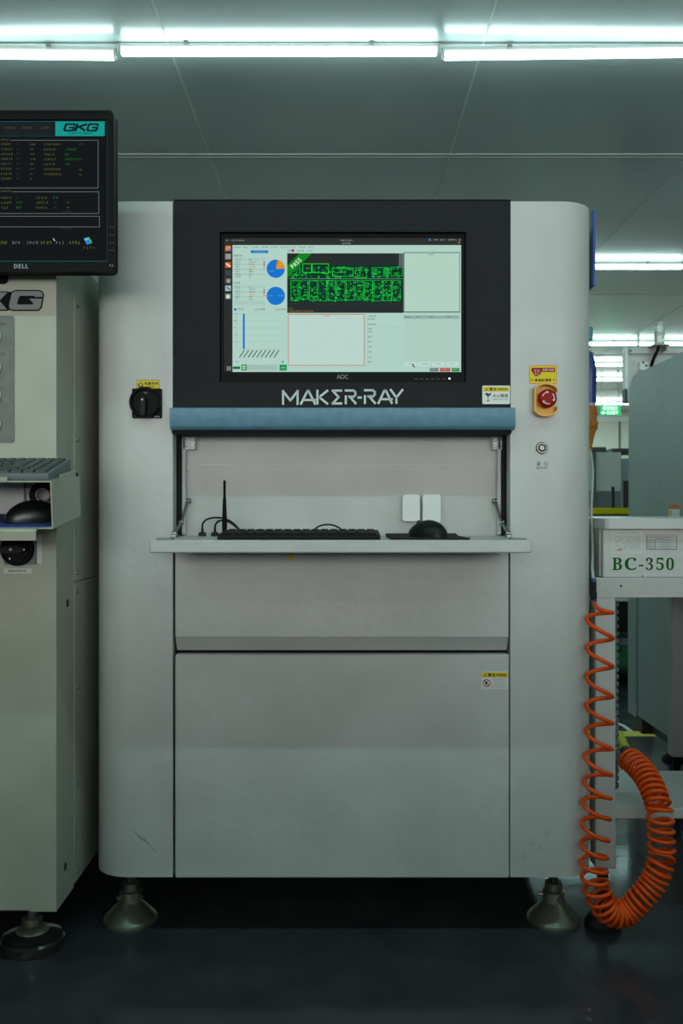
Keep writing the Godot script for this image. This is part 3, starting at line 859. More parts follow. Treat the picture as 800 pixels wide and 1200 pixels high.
	han(["ting", "zhi"], Vector3(fx(628.7) - 0.0062, fy(436.4) - 0.0062, 0.0016), 0.0056, 0.0012, 0.0009, M.pink_print, sg)
	letters("EMO S/W", Vector3(fx(642), fy(433.5), 0.0013), 0.0235, 0.0045, M.white_plain, sg)
	han(["jin", "ji", "shi", "qng", "an"], Vector3(fx(626.4), fy(447.2), 0.0011), 0.0058, 0.0014, 0.0009, M.ink, sg)
	var ah := Solid.new()
	for s in [-1, 1]:
		var c := Vector3(fx(636) + s * 0.0228, fy(445.4), 0.0011)
		ah.prism(PackedVector2Array([Vector2(-s * 0.003, 0), Vector2(s * 0.0008, 0.0015), Vector2(s * 0.0008, 0.0004), Vector2(s * 0.0026, 0.0004), Vector2(s * 0.0026, -0.0004), Vector2(s * 0.0008, -0.0004), Vector2(s * 0.0008, -0.0015)]), spot(c), 0.0003)
	obj("arrows", ah, M.ink, sg)
	# reset button and its print
	var rb := part("reset_button", t, "round metal reset button")
	var rc := Vector3(fx(634.4), fy(525), 0)
	obj("collar", Solid.new().lathe(rc, Vector3(0, 0, 1), [Vector2(0.0128, 0), Vector2(0.0128, 0.002), Vector2(0.0108, 0.004), Vector2(0.0088, 0.004), Vector2(0.0082, 0.001), Vector2(0, 0.001)], 40), M.steel, rb)
	obj("ring", Solid.new().lathe(rc, Vector3(0, 0, 1), [Vector2(0.0081, 0.001), Vector2(0.0078, 0.0034), Vector2(0.006, 0.0034), Vector2(0.006, 0.001)], 32), M.ink, rb)
	obj("push_face", Solid.new().lathe(rc, Vector3(0, 0, 1), [Vector2(0.0059, 0.001), Vector2(0.0057, 0.0046), Vector2(0.005, 0.0052), Vector2(0, 0.0052)], 32), M.steel, rb)
	han(["fu"], Vector3(fx(628.2), fy(546.0), 0), 0.0092, 0.0, 0.0008, M.grey_ink, rb)
	han(["wei"], Vector3(fx(636.8), fy(546.0), 0), 0.0092, 0.0, 0.0008, M.grey_ink, rb)
	letters("RESET", Vector3(fx(635.2), fy(548.4), 0), 0.0245, 0.0042, M.grey_ink, rb, "Droid Sans", true, 0.0003)
	# blue-edged cover plate standing off the right side
	var cv := part("side_cover", t, "grey cover plate with blue edges on the right side")
	var cxp := fx(696.8, -0.15)
	obj("cover_plate", Solid.new().slab(Vector3(cxp - 0.006, 1.444, -0.56), Vector3(cxp - 0.0055, 1.606, -0.156)), M.grey_body, cv)
	obj("cover_rim", Solid.new().slab(Vector3(cxp - 0.0055, 1.438, -0.566), Vector3(cxp + 0.0015, 1.612, -0.15), 0.0015), M.edge_blue, cv)
	obj("cover_box", Solid.new().slab(Vector3(0.545, 1.455, -0.55), Vector3(cxp - 0.006, 1.575, -0.24), 0.002), M.grey_body, cv)
	for s in [[fx(153, -0.12), -0.12, 0.9], [fx(648.3, -0.12), -0.12, 0.1], [-0.47, -1.08, 0.4], [0.47, -1.08, 0.7]]:
		foot(t, s[0], s[1], 0.06, bot, s[2])


func warning_band(parent: Node3D, x0: float, y0: float, x1: float, y1: float, z := 0.0) -> void:
	label_plate("yellow_band", parent, fx(x0), fy(y1), fx(x1), fy(y0), 0.0008, M.yellow, z + 0.0004)
	var s := Solid.new()
	var c := Vector3(fx(x0 + 3.6), fy((y0 + y1) / 2), z + 0.0012)
	s.strokes("0,0-10,0-5,9-0,0;5,6-5,3", c - Vector3(0.0028, 0.0026, 0), 0.0056, 0.0056, 0.0007, 0.0003)
	var h := fy(y0) - fy(y1)
	for k in 2:
		s.strokes(HAN["jing" if k == 0 else "gao"], Vector3(fx(x0 + 7.2 + k * 4.6), fy(y1) + h * 0.2, z + 0.0012), h * 0.62, h * 0.62, 0.0008, 0.0003)
	s.strokes("0,0-10,10", Vector3(fx(x0 + 16), fy(y1) + h * 0.22, z + 0.0012), h * 0.3, h * 0.58, 0.0006, 0.0003)
	obj("print", s, M.ink, parent)
	letters("WARNING", Vector3(fx(x0 + 23), fy((y0 + y1) / 2), z + 0.0012), fx(x0 + 28.4) - fx(x0 + 17.6), h * 0.5, M.ink, parent, "Droid Sans", true, 0.0003)


# ---------------------------------------------------------------- the printer on the left
const PX := -0.568     # its right side
const PZ := 0.13       # its front

func printer() -> void:
	var t := thing("screen_printer", "cream coloured machine at the left edge with a grey button plate and logo", "machine")
	obj("body", Solid.new().slab(Vector3(-1.75, 0.124, -1.2), Vector3(PX - 0.002, 1.452, PZ), 0.003), M.cream, t)
	obj("corner_post", Solid.new().slab(Vector3(-0.62, 0.1235, 0.0085), Vector3(PX, 1.454, PZ - 0.0004)), M.cream, t)
	obj("side_panel", Solid.new().slab(Vector3(PX - 0.01, 0.772, -1.19), Vector3(PX + 0.0015, 1.454, 0.0065), 0.0012), M.cream, t)
	obj("side_panel", Solid.new().slab(Vector3(PX - 0.01, 0.13, -1.19), Vector3(PX + 0.0015, 0.768, 0.0065), 0.0012), M.cream, t)
	for y in [1.361, 1.074, 0.79, 0.75, 0.545, 0.34, 0.15]:
		obj("screw", Solid.new().lathe(Vector3(PX + 0.0015, y, -0.012), Vector3(1, 0, 0), [Vector2(0.0052, 0), Vector2(0.0045, 0.0025), Vector2(0.002, 0.003), Vector2(0.002, 0.0015), Vector2(0, 0.0015)], 14), M.steel, t)
	for y in [[0.731, 0.054], [0.191, 0.07]]:
		obj("plug", Solid.new().cyl(Vector3(PX - 0.001, y[0], y[1]), Vector3(PX + 0.0012, y[0], y[1]), 0.0085, 20, -1.0, 0.0005), M.ink, t)
	# logo letters on a dark outline, standing on the upper front
	var k := 13.333 * 588.0
	var at := Transform3D(Basis().scaled(Vector3(1.0 / k, 1.0 / k, 1.0)), Vector3(fx(0, PZ), fy(330, PZ), PZ))
	var G := PackedVector2Array([Vector2(245, -150), Vector2(608, -150), Vector2(648, -166), Vector2(668, -196), Vector2(668, -240), Vector2(545, -242), Vector2(545, -224), Vector2(324, -224), Vector2(300, -240), Vector2(268, -345), Vector2(284, -360), Vector2(515, -360), Vector2(524, -340), Vector2(458, -270), Vector2(660, -270), Vector2(636, -400), Vector2(600, -440), Vector2(190, -440), Vector2(152, -416), Vector2(146, -370), Vector2(184, -200), Vector2(206, -166)])
	var K := PackedVector2Array([Vector2(-330, -440), Vector2(-290, -172), Vector2(-160, -172), Vector2(-178, -260), Vector2(-30, -172), Vector2(120, -172), Vector2(-5, -300), Vector2(112, -438), Vector2(-40, -438), Vector2(-150, -330), Vector2(-185, -310), Vector2(-205, -440)])
	var shift := PackedVector2Array()
	for p in G: shift.append(p + Vector2(-850, 0))
	var logo := part("logo", t, "grey letters on a black outline")
	var dark := Solid.new()
	for poly in [G, K, shift]:
		var hull: Array = Geometry2D.offset_polygon(poly, 20.0, Geometry2D.JOIN_ROUND)
		for h in hull: dark.prism(h, at, 0.0006)
	dark.prism(PackedVector2Array([Vector2(100, -160), Vector2(210, -160), Vector2(190, -445), Vector2(100, -450), Vector2(-20, -300)]), at, 0.0008)
	for gx in [0, -850]:
		dark.prism(PackedVector2Array([Vector2(gx + 260, -220), Vector2(gx + 560, -220), Vector2(gx + 660, -236), Vector2(gx + 660, -272), Vector2(gx + 500, -290), Vector2(gx + 530, -365), Vector2(gx + 260, -365)]), at, 0.0008)
	obj("outline", dark, M.matt_black, logo)
	var face := Solid.new()
	for poly in [G, K, shift]: face.prism(poly, at.translated(Vector3(0, 0, 0.0006)), 0.001)
	obj("logo_letters", face, M.logo_grey, logo)
	# grey button plate
	var bp := part("button_plate", t, "grey metal plate with a column of white push buttons")
	var bx := fx(-10, PZ)
	obj("plate", Solid.new().prism(rrect(0.0925, fy(370, PZ) - fy(519, PZ), 0.006), spot(Vector3(bx, (fy(370, PZ) + fy(519, PZ)) / 2, PZ)), 0.0015), M.plate, bp)
	var words := ["ON", "STOP", "RESET", "EXIT"]
	var ys := [394.5, 430.0, 463.5, 497.5]
	for q in 4:
		var c := Vector3(bx, fy(ys[q], PZ), PZ + 0.0015)
		obj("button_ring", Solid.new().lathe(c, Vector3(0, 0, 1), [Vector2(0.0214, 0), Vector2(0.0214, 0.002), Vector2(0.018, 0.004), Vector2(0.016, 0.004), Vector2(0.016, 0)], 32), M.steel, bp)
		obj("push_button", Solid.new().lathe(c, Vector3(0, 0, 1), [Vector2(0.0205, 0.003), Vector2(0.0195, 0.009), Vector2(0.017, 0.011), Vector2(0, 0.012)], 32, true), M.white_plain, bp)
		if q < 2:
			letters(words[q], Vector3(fx(6.4, PZ) - 0.0052 * words[q].length() / 2.0, fy(380.0 if q == 0 else 415.5, PZ), PZ + 0.0015), 0.0052 * words[q].length(), 0.0056, M.ink, bp, "Droid Sans", false, 0.0003)
	# main switch under the tray
	var ms := part("main_switch", t, "black rotary main switch on a grey plate")
	var mc := Vector3(fx(21.5, PZ), fy(643.4, PZ), PZ)
	obj("switch_plate", Solid.new().prism(rrect(0.064, 0.062, 0.002), spot(Vector3(fx(24, PZ), fy(643.2, PZ), PZ)), 0.003), M.plate, ms)
	obj("dial", Solid.new().lathe(mc + Vector3(0, 0, 0.003), Vector3(0, 0, 1), [Vector2(0.033, 0), Vector2(0.033, 0.008), Vector2(0.031, 0.011), Vector2(0.0285, 0.011), Vector2(0.0275, 0.008), Vector2(0.0255, 0.008), Vector2(0.025, 0.012), Vector2(0, 0.012)], 48), M.black, ms)
	obj("grip", Solid.new().prism(PackedVector2Array([Vector2(-0.04, -0.003), Vector2(-0.012, -0.0075), Vector2(0.006, -0.0075), Vector2(0.0225, -0.002), Vector2(0.0225, 0.002), Vector2(0.006, 0.0075), Vector2(-0.012, 0.0075), Vector2(-0.04, 0.003)]), spot(mc + Vector3(0, 0, 0.015)), 0.012, 30.0), M.rubber, ms)
	obj("screw", Solid.new().cyl(mc + Vector3(-0.006, 0, 0.027), mc + Vector3(-0.006, 0, 0.0282), 0.003, 12), M.steel, ms)
	for q in [[0.019, 0.0], [-0.013, -0.0185]]:
		obj("mark", Solid.new().box(mc + Vector3(q[0] + 0.0012, q[1], 0.0152 if q[1] else 0.0272), Vector3(0.003, 0.0035, 0.0006)), M.offwhite, ms)
	label_plate("name_strip", ms, fx(4, PZ), fy(672, PZ), fx(37.5, PZ), fy(666, PZ), 0.0004, M.offwhite, PZ)
	letters("MAIN SWITCH", Vector3(fx(20, PZ), fy(669, PZ), PZ + 0.0008), 0.0345, 0.0038, M.ink, ms, "Droid Sans", true, 0.0003)
	label_plate("white_strip", ms, fx(43.6, PZ), fy(660, PZ), fx(49, PZ), fy(626, PZ), 0.0004, M.offwhite, PZ)
	# open tray for a keyboard and a mouse, tipped up at the back
	var tr := part("keyboard_tray", t, "white sheet metal tray with an open front")
	tr.transform = tray_place()
	var W := 0.1835
	obj("tray_floor", Solid.new().slab(Vector3(-W, 0, 0), Vector3(W, 0.0025, 0.18), 0.0008), M.cream, tr)
	obj("tray_top", Solid.new().slab(Vector3(-W, 0.0845, 0), Vector3(W, 0.087, 0.18), 0.0008), M.cream, tr)
	for s in [-1, 1]:
		obj("tray_side", Solid.new().slab(Vector3(s * W, 0, 0), Vector3(s * (W - 0.003), 0.087, 0.18), 0.0008), M.cream, tr)
		obj("tray_lip", Solid.new().slab(Vector3(s * W, 0.087, 0.02), Vector3(s * (W - 0.0022), 0.094, 0.125), 0.0006), M.cream, tr)
	obj("tray_back", Solid.new().slab(Vector3(-W, 0, 0.0), Vector3(W, 0.087, 0.003), 0.0008), M.grey_white, tr)
	obj("tray_divider", Solid.new().slab(Vector3(0.075, 0.0025, 0.003), Vector3(0.0775, 0.0845, 0.015), 0.0008), M.cream, tr)
	obj("front_lip", Solid.new().prism(PackedVector2Array([Vector2(-0.18, 0.0025), Vector2(-0.18, 0.0), Vector2(-0.19, -0.001), Vector2(-0.193, -0.004), Vector2(-0.193, -0.018), Vector2(-0.196, -0.018), Vector2(-0.196, -0.002), Vector2(-0.192, 0.0025)]), side_on(-W), 2 * W - 0.027), M.cream, tr)
	obj("front_lip", Solid.new().slab(Vector3(-W, 0.086, 0.178), Vector3(0.105, 0.0945, 0.1805), 0.0006), M.cream, tr)
	obj("rubber_stop", Solid.new().cyl(Vector3(W, 0.085, 0.02), Vector3(W + 0.003, 0.085, 0.02), 0.004, 12), M.ink, tr)
	# feet
	for s in [[fx(38, 0.01), 0.01], [-1.6, 0.01], [-0.64, -1.05], [-1.6, -1.05]]:
		var f := part("levelling_foot", t, "black disc foot with a metal stem")
		f.position = Vector3(s[0], 0, s[1])
		obj("foot_disc", Solid.new().lathe(Vector3.ZERO, Vector3.UP, [Vector2(0, 0), Vector2(0.066, 0), Vector2(0.067, 0.004), Vector2(0.067, 0.018), Vector2(0.063, 0.023), Vector2(0.034, 0.034), Vector2(0, 0.036)], 40), M.disc, f)
		obj("foot_collar", Solid.new().lathe(Vector3(0, 0.034, 0), Vector3.UP, [Vector2(0.034, 0), Vector2(0.032, 0.004), Vector2(0.023, 0.011), Vector2(0, 0.012)], 32, true), M.zinc, f)
		obj("nut", Solid.new().lathe(Vector3(0, 0.046, 0), Vector3.UP, [Vector2(0, 0), Vector2(0.019, 0), Vector2(0.021, 0.002), Vector2(0.021, 0.016), Vector2(0.019, 0.018), Vector2(0, 0.018)], 6), M.zinc, f)
		obj("stem", Solid.new().cyl(Vector3(0, 0.06, 0), Vector3(0, 0.135, 0), 0.011, 20), M.steel, f)
		obj("lock_nut", Solid.new().lathe(Vector3(0, 0.092, 0), Vector3.UP, [Vector2(0, 0), Vector2(0.02, 0), Vector2(0.022, 0.002), Vector2(0.022, 0.02), Vector2(0.02, 0.022), Vector2(0, 0.022)], 6), M.zinc, f)


func tray_place() -> Transform3D:
	return Transform3D(Basis(Vector3(1, 0, 0), deg_to_rad(7.4)), Vector3(-0.702, 0.912, PZ + 0.0015))


# ---------------------------------------------------------------- conveyor on the right
func conveyor() -> void:
	var t := thing("conveyor", "white conveyor table marked with large green letters and numbers", "conveyor")
	var zf := -0.06
	var x0 := fx(706.5, zf)
	var x1 := 1.1
	var yb := fy(677, zf)
	obj("body", Solid.new().slab(Vector3(x0, yb, -1.05), Vector3(x1, 0.899, zf), 0.002), M.white, t)
	obj("top_plate", Solid.new().prism(PackedVector2Array([Vector2(x0 - 0.004, 1.06), Vector2(x0 - 0.004, 0.058), Vector2(x0 - 0.001, 0.042), Vector2(x0 + 0.006, 0.036), Vector2(x1, 0.036), Vector2(x1, 1.06)]), plan(0.8835), 0.0225), M.white, t)
	obj("side_skirt", Solid.new().slab(Vector3(x0 - 0.003, yb + 0.002, -1.04), Vector3(x0, 0.8835, zf - 0.02)), M.grey_white, t)
	var fr := Solid.new()
	fr.slab(Vector3(fx(697.5, zf), fy(700, zf), -0.105), Vector3(x1, yb, zf - 0.0005))
	fr.slab(Vector3(fx(697.5, zf), fy(700, zf), -1.04), Vector3(x1, yb, -1.0))
	fr.slab(Vector3(fx(697.5, zf), fy(700, zf), -1.0), Vector3(fx(697.5, zf) + 0.04, yb, -0.1))
	fr.slab(Vector3(x1 - 0.04, fy(700, zf), -1.0), Vector3(x1, yb, -0.1))
	obj("frame", fr, M.grey_white, t)
	for p in [[fx(697.5, zf), zf - 0.0005], [x1 - 0.045, zf - 0.0005], [fx(697.5, zf), -0.995], [x1 - 0.045, -0.995]]:
		obj("leg", Solid.new().slab(Vector3(p[0], fy(1018, zf), p[1] - 0.045), Vector3(p[0] + 0.0445, fy(700, zf), p[1]), 0.002), M.grey_white, t)
		var c := Vector3(p[0] + 0.022, 0, p[1] - 0.022)
		obj("foot", Solid.new().lathe(c, Vector3.UP, [Vector2(0, 0), Vector2(0.04, 0), Vector2(0.04, 0.012), Vector2(0.03, 0.03), Vector2(0.012, 0.036), Vector2(0.012, 0.15), Vector2(0, 0.15)], 28), M.rubber, t)
	obj("lower_shelf", Solid.new().slab(Vector3(fx(719.5, zf), fy(960, zf), -0.365), Vector3(x1 - 0.03, fy(948, zf), zf - 0.002), 0.0015), M.grey_white, t)
	obj("bolt_hole", Solid.new().cyl(Vector3(fx(727.3, zf), fy(686.5, zf), zf - 0.001), Vector3(fx(727.3, zf), fy(686.5, zf), zf + 0.0004), 0.0026, 12), M.ink, t)
	obj("bolt_hole", Solid.new().cyl(Vector3(fx(752.3, zf), fy(675, zf), zf - 0.001), Vector3(fx(752.3, zf), fy(675, zf), zf + 0.0004), 0.0016, 12), M.ink, t)
	# papers stuck on the front, and the name
	var ck := part("check_sheet", t, "clear sleeve with a printed check sheet")
	label_plate("sheet", ck, fx(715.5, zf), fy(648.6, zf), fx(752.5, zf), fy(622, zf), 0.0004, M.offwhite, zf)
	var g := Solid.new()
	for q in 11: g.slab(Vector3(fx(717 + q * 3.3, zf) - 0.0002, fy(645.5, zf), zf + 0.0008), Vector3(fx(717 + q * 3.3, zf) + 0.0002, fy(628, zf), zf + 0.001))
	for q in 8: g.slab(Vector3(fx(717, zf), fy(628 + q * 2.5, zf) - 0.0002, zf + 0.0008), Vector3(fx(750, zf), fy(628 + q * 2.5, zf) + 0.0002, zf + 0.001))
	obj("grid", g, M.dim_letter, ck)
	var hw := Solid.new()
	for q in 9:
		for w in 6:
			if rng.randf() < 0.75: hw.box(Vector3(fx(722.2 + q * 3.3, zf), fy(629.4 + w * 2.5, zf), zf + 0.001), Vector3(0.004, 0.0006, 0.0004), 0.0, Basis(Vector3(0, 0, 1), 0.7))
	fine_print(hw, Vector3(fx(720, zf), fy(624.6, zf), zf + 0.0008), 0.05, 0.0022)
	obj("entries", hw, M.grey_ink, ck)
	var rd := Solid.new()
	rd.strokes("0,0-3,9-4,2-7,9-7,0;7,9-10,7-7,4;2,5-9,4", Vector3(fx(722, zf), fy(645.6, zf), zf + 0.001), 0.0125, 0.006, 0.0007, 0.0004)
	obj("red_initials", rd, M.orange_print, ck)
	var np := part("rating_plate", t, "small grey table label")
	label_plate("plate", np, fx(757.3, zf), fy(644, zf), fx(793, zf), fy(626.8, zf), 0.0004, M.grey_ink, zf)
	for q in 6:
		label_plate("row", np, fx(758, zf), fy(629.4 + q * 2.75, zf), fx(767 if q > 1 else 792.3, zf), fy(627.2 + q * 2.75, zf), 0.0002, M.row_grey, zf + 0.0003)
		if q > 1: label_plate("row", np, fx(767.6, zf), fy(629.4 + q * 2.75, zf), fx(792.3, zf), fy(627.2 + q * 2.75, zf), 0.0002, M.row_grey, zf + 0.0003)
	var nf := Solid.new()
	fine_print(nf, Vector3(fx(761, zf), fy(628.3, zf), zf + 0.0011), 0.054, 0.0022)
	fine_print(nf, Vector3(fx(768, zf), fy(631.1, zf), zf + 0.0011), 0.026, 0.0032)
	for q in 4:
		fine_print(nf, Vector3(fx(759, zf), fy(633.8 + q * 2.75, zf), zf + 0.0011), 0.012, 0.002)
		fine_print(nf, Vector3(fx(774, zf), fy(633.8 + q * 2.75, zf), zf + 0.0011), 0.02, 0.002)
	obj("print", nf, M.ink, np)
	label_plate("name_film", t, fx(714.5, zf), fy(670, zf), fx(791.5, zf), fy(650.5, zf), 0.0004, M.white, zf)
	var chars := ["B", "C", "-", "3", "5", "0"]
	var cw := [[716.8, 728.4], [731.6, 745.2], [748.0, 753.4], [756.2, 764.8], [768.4, 777.4], [780.2, 789.2]]
	for q in 6:
		var h := fy(653.7, zf) - fy(668.2, zf)
		var low := fy(668.0, zf)
		if chars[q] == "-":
			obj("lettering", Solid.new().slab(Vector3(fx(cw[q][0], zf), low + h * 0.3, zf + 0.0008), Vector3(fx(cw[q][1], zf), low + h * 0.44, zf + 0.0013)), M.green_ink, t)
		else:
			letters(chars[q], Vector3((fx(cw[q][0], zf) + fx(cw[q][1], zf)) / 2, low + h / 2, zf + 0.0008), fx(cw[q][1], zf) - fx(cw[q][0], zf), h, M.green_ink, t, "Droid Serif", true, 0.0005)
	# ribbed cable conduit behind the front leg
	var prof := []
	var yy := 0.29
	prof.append(Vector2(0, yy))
	while yy < 0.716:
		for e in [[0.017, 0.0], [0.021, 0.004], [0.021, 0.01], [0.017, 0.014]]: prof.append(Vector2(e[0], yy + e[1]))
		yy += 0.0165
	prof.append(Vector2(0, yy))
	tag(obj("ribbed_conduit", Solid.new().lathe(Vector3(0.612, 0, -0.145), Vector3.UP, prof, 20), M.grey_body), "grey ribbed conduit running down behind the conveyor's front leg", "conduit")


# ---------------------------------------------------------------- machines further back on the right
func neighbours() -> void:
	var X := 1.134
	var t := thing("oven_machine", "large grey-green machine side with a rounded upper corner behind the conveyor", "machine")
	var p := PackedVector2Array([Vector2(0.4, 0.14), Vector2(0.4, 1.452), Vector2(1.62, 1.452)])
	for i in range(1, 10):
		var a := PI / 2 * i / 9.0
		p.append(Vector2(1.62 + 0.09 * sin(a), 1.362 + 0.09 * cos(a)))
	p.append(Vector2(1.71, 0.14))
	obj("body", Solid.new().prism(p, side_on(X), 0.9), M.green_white, t)
	obj("corner_strip", Solid.new().slab(Vector3(X - 0.004, 0.13, -1.705), Vector3(X, 0.82, -1.6), 0.001), M.green_white, t)
	obj("end_block", Solid.new().slab(Vector3(X + 0.001, 0.08, -1.62), Vector3(X + 0.05, 0.14, -1.55), 0.002), M.brown, t)
	obj("base_rail", Solid.new().slab(Vector3(X + 0.03, 0.09, -1.55), Vector3(X + 0.85, 0.14, -0.42), 0.003), M.ink, t)
	for q in [[X + 0.1, -1.5], [X + 0.8, -1.5], [X + 0.1, -0.5], [X + 0.8, -0.5]]:
		obj("foot", Solid.new().lathe(Vector3(q[0], 0, q[1]), Vector3.UP, [Vector2(0, 0), Vector2(0.04, 0), Vector2(0.04, 0.012), Vector2(0.015, 0.03), Vector2(0.015, 0.1), Vector2(0, 0.1)], 20), M.ink, t)
	var wl := part("warning_sticker", t, "small orange and white sticker")
	var sz := -1.2
	obj("sticker_band", Solid.new().slab(Vector3(X - 0.0012, 0.93, sz - 0.052), Vector3(X, 0.945, sz + 0.05)), M.orange_print, wl)
	obj("sticker_face", Solid.new().slab(Vector3(X - 0.001, 0.905, sz - 0.052), Vector3(X, 0.93, sz + 0.05)), M.white_plain, wl)
	obj("sticker_mark", Solid.new().slab(Vector3(X - 0.0014, 0.908, sz - 0.045), Vector3(X, 0.927, sz - 0.022)), M.stop_yellow, wl)
	# taller cabinet behind it, with a signal lamp on a bracket
	var z := -2.3
	var c := thing("tall_cabinet", "tall grey cabinet behind the rounded machine, carrying a lamp bracket", "cabinet")
	obj("hood", Solid.new().slab(Vector3(fx(733, z), fy(472, z), z - 0.045), Vector3(2.3, fy(407.5, z), z), 0.004), M.grey_white, c)
	obj("body", Solid.new().slab(Vector3(1.56, 0.1, z - 0.4), Vector3(2.3, fy(407.5, z) - 0.01, z - 0.046), 0.004), M.grey_white, c)
	obj("plinth", Solid.new().slab(Vector3(1.58, 0.0, z - 0.38), Vector3(2.25, 0.1, z - 0.06)), M.ink, c)
	obj("edge_strip", Solid.new().slab(Vector3(fx(732, z), fy(456, z), z - 0.044), Vector3(fx(735, z), fy(407, z), z + 0.004), 0.002), M.white_plain, c)
	obj("edge_strip", Solid.new().slab(Vector3(fx(732, z), fy(472, z), z - 0.044), Vector3(fx(735, z), fy(456.5, z), z + 0.002), 0.002), M.grey_key, c)
	obj("upper_rail", Solid.new().slab(Vector3(fx(735, z), fy(415, z), z), Vector3(2.3, fy(408, z), z + 0.012), 0.002), M.grey_white, c)
	obj("inner_edge", Solid.new().slab(Vector3(fx(735, z), fy(470, z), z), Vector3(fx(736.2, z), fy(415, z), z + 0.008), 0.002), M.white_plain, c)
	obj("bolt", Solid.new().cyl(Vector3(fx(737.4, z), fy(411.5, z), z + 0.012), Vector3(fx(737.4, z), fy(411.5, z), z + 0.016), 0.006, 12), M.grey_ink, c)
	for q in [424.0, 427.5]:
		obj("knockout", Solid.new().cyl(Vector3(fx(743, z), fy(q, z), z), Vector3(fx(743, z), fy(q, z), z + 0.002), 0.006, 14), M.signal_grey, c)
	var zl := -2.23
	var br := part("lamp_bracket", c)
	obj("bracket_arm", Solid.new().prism(PackedVector2Array([Vector2(fx(763, zl), 2.195), Vector2(fx(783, zl), 2.195), Vector2(fx(783, zl), 2.3), Vector2(fx(763, zl), 2.3)]), plan(fy(404.4, zl) - 0.004), 0.004), M.signal_grey, br)
	obj("bracket_gusset", Solid.new().slab(Vector3(fx(779, zl), fy(411, zl), z), Vector3(fx(780, zl), fy(404.4, zl), zl + 0.02)), M.signal_grey, br)
	var hp := part("hole_plate", c, "white plate with two dark holes")
	obj("plate", Solid.new().slab(Vector3(fx(751, z + 0.05), fy(433, z + 0.05), z), Vector3(fx(763, z + 0.05), fy(422.8, z + 0.05), z + 0.03), 0.002), M.white_plain, hp)
	for q in [[753.2, 424.8], [756.8, 428.4]]:
		obj("hole", Solid.new().cyl(Vector3(fx(q[0], z + 0.03), fy(q[1], z + 0.03), z + 0.03), Vector3(fx(q[0], z + 0.03), fy(q[1], z + 0.03), z + 0.032), 0.005, 12), M.ink, hp)
	var lm := thing("signal_lamp", "small signal lamp with a clear top on the tall cabinet's bracket", "signal lamp", Vector3(fx(772.4, zl), fy(404.4, zl), zl))
	lm.scale = Vector3.ONE * 1.09
	obj("lamp_base", Solid.new().lathe(Vector3.ZERO, Vector3.UP, [Vector2(0, 0), Vector2(0.0215, 0), Vector2(0.0215, 0.05), Vector2(0.02, 0.053), Vector2(0, 0.053)], 28), M.signal_grey, lm)
	obj("lens", Solid.new().lathe(Vector3.ZERO, Vector3.UP, [Vector2(0.0215, 0.0535), Vector2(0.0235, 0.056), Vector2(0.0235, 0.0845), Vector2(0.0215, 0.0845), Vector2(0.0215, 0.0535)], 28), M.clear, lm)
	obj("lens_core", Solid.new().lathe(Vector3.ZERO, Vector3.UP, [Vector2(0.012, 0.053), Vector2(0.011, 0.06), Vector2(0.016, 0.07), Vector2(0.006, 0.08), Vector2(0, 0.082)], 20), M.white_plain, lm)
	obj("cap", Solid.new().lathe(Vector3(0, 0.085, 0), Vector3.UP, [Vector2(0, 0), Vector2(0.0245, 0), Vector2(0.0245, 0.004), Vector2(0.02, 0.008), Vector2(0, 0.009)], 28), M.signal_grey, lm)
	obj("sticker", Solid.new().slab(Vector3(-0.016, 0.008, 0.0185), Vector3(0.016, 0.036, 0.0222), 0.0006), M.white_plain, lm)
	obj("sticker_mark", Solid.new().slab(Vector3(0.004, 0.026, 0.0222), Vector3(0.01, 0.031, 0.0226)), M.ink, lm)
	var path := []
	for q in [[771.5, 406.2, -2.225], [770, 411, -2.222], [767.5, 416, -2.225], [765, 422, -2.235], [763.5, 427, -2.245], [762, 436, -2.25]]: path.append(Vector3(fx(q[0], q[2]), fy(q[1], q[2]), q[2]))
	tag(obj("lamp_cable", Solid.new().tube(path, 0.0075, 10), M.black), "black cable hanging from the signal lamp's bracket", "cable")
	# yellow-railed unit and pale cabinets at the far end of the room
	var u := thing("railed_unit", "dark work unit with a yellow rail along its top, far behind the conveyor", "machine", Vector3(1.2, 0, -3.4))
	obj("yellow_rail", Solid.new().box(Vector3(0.35, 0.925, 0.2), Vector3(1.1, 0.036, 0.04), 0.004), M.yellow, u)
	for s in [-0.1, 0.66]:
		obj("leg", Solid.new().slab(Vector3(s, 0.0, 0.17), Vector3(s + 0.04, 0.907, 0.21), 0.002), M.grey_key, u)
		obj("leg", Solid.new().slab(Vector3(s, 0.0, -0.4), Vector3(s + 0.04, 0.907, -0.36), 0.002), M.grey_key, u)
	obj("work_top", Solid.new().slab(Vector3(-0.2, 0.872, -0.42), Vector3(0.88, 0.907, 0.21), 0.003), M.grey_body, u)
	obj("control_box", Solid.new().slab(Vector3(0.0, 0.25, -0.36), Vector3(0.6, 0.42, 0.15), 0.004), M.ink, u)
	obj("stretcher", Solid.new().slab(Vector3(-0.1, 0.22, -0.38), Vector3(0.68, 0.25, 0.19), 0.003), M.grey_key, u)
	obj("stretcher", Solid.new().slab(Vector3(-0.1, 0.06, 0.165), Vector3(0.68, 0.1, 0.215), 0.003), M.grey_key, u)
	obj("post", Solid.new().slab(Vector3(0.295, 0.943, 0.19), Vector3(0.31, 1.06, 0.21), 0.002), M.ink, u)
	tag(obj("green_sack", Solid.new().skin(func(a, b):
		var t0: float = a * TAU
		var w: float = b * PI
		return Vector3(1.5 + 0.2 * sin(w) * cos(t0), 0.1 + 0.09 * cos(w) * (1.0 + 0.2 * cos(t0 * 2.0)), -3.04 + 0.1 * sin(w) * sin(t0)), 24, 12, Vector3(1.5, 0.1, -3.04)), paint(rgb(40, 92, 58), 0.6)), "crumpled green sack under the yellow-railed unit", "sack")
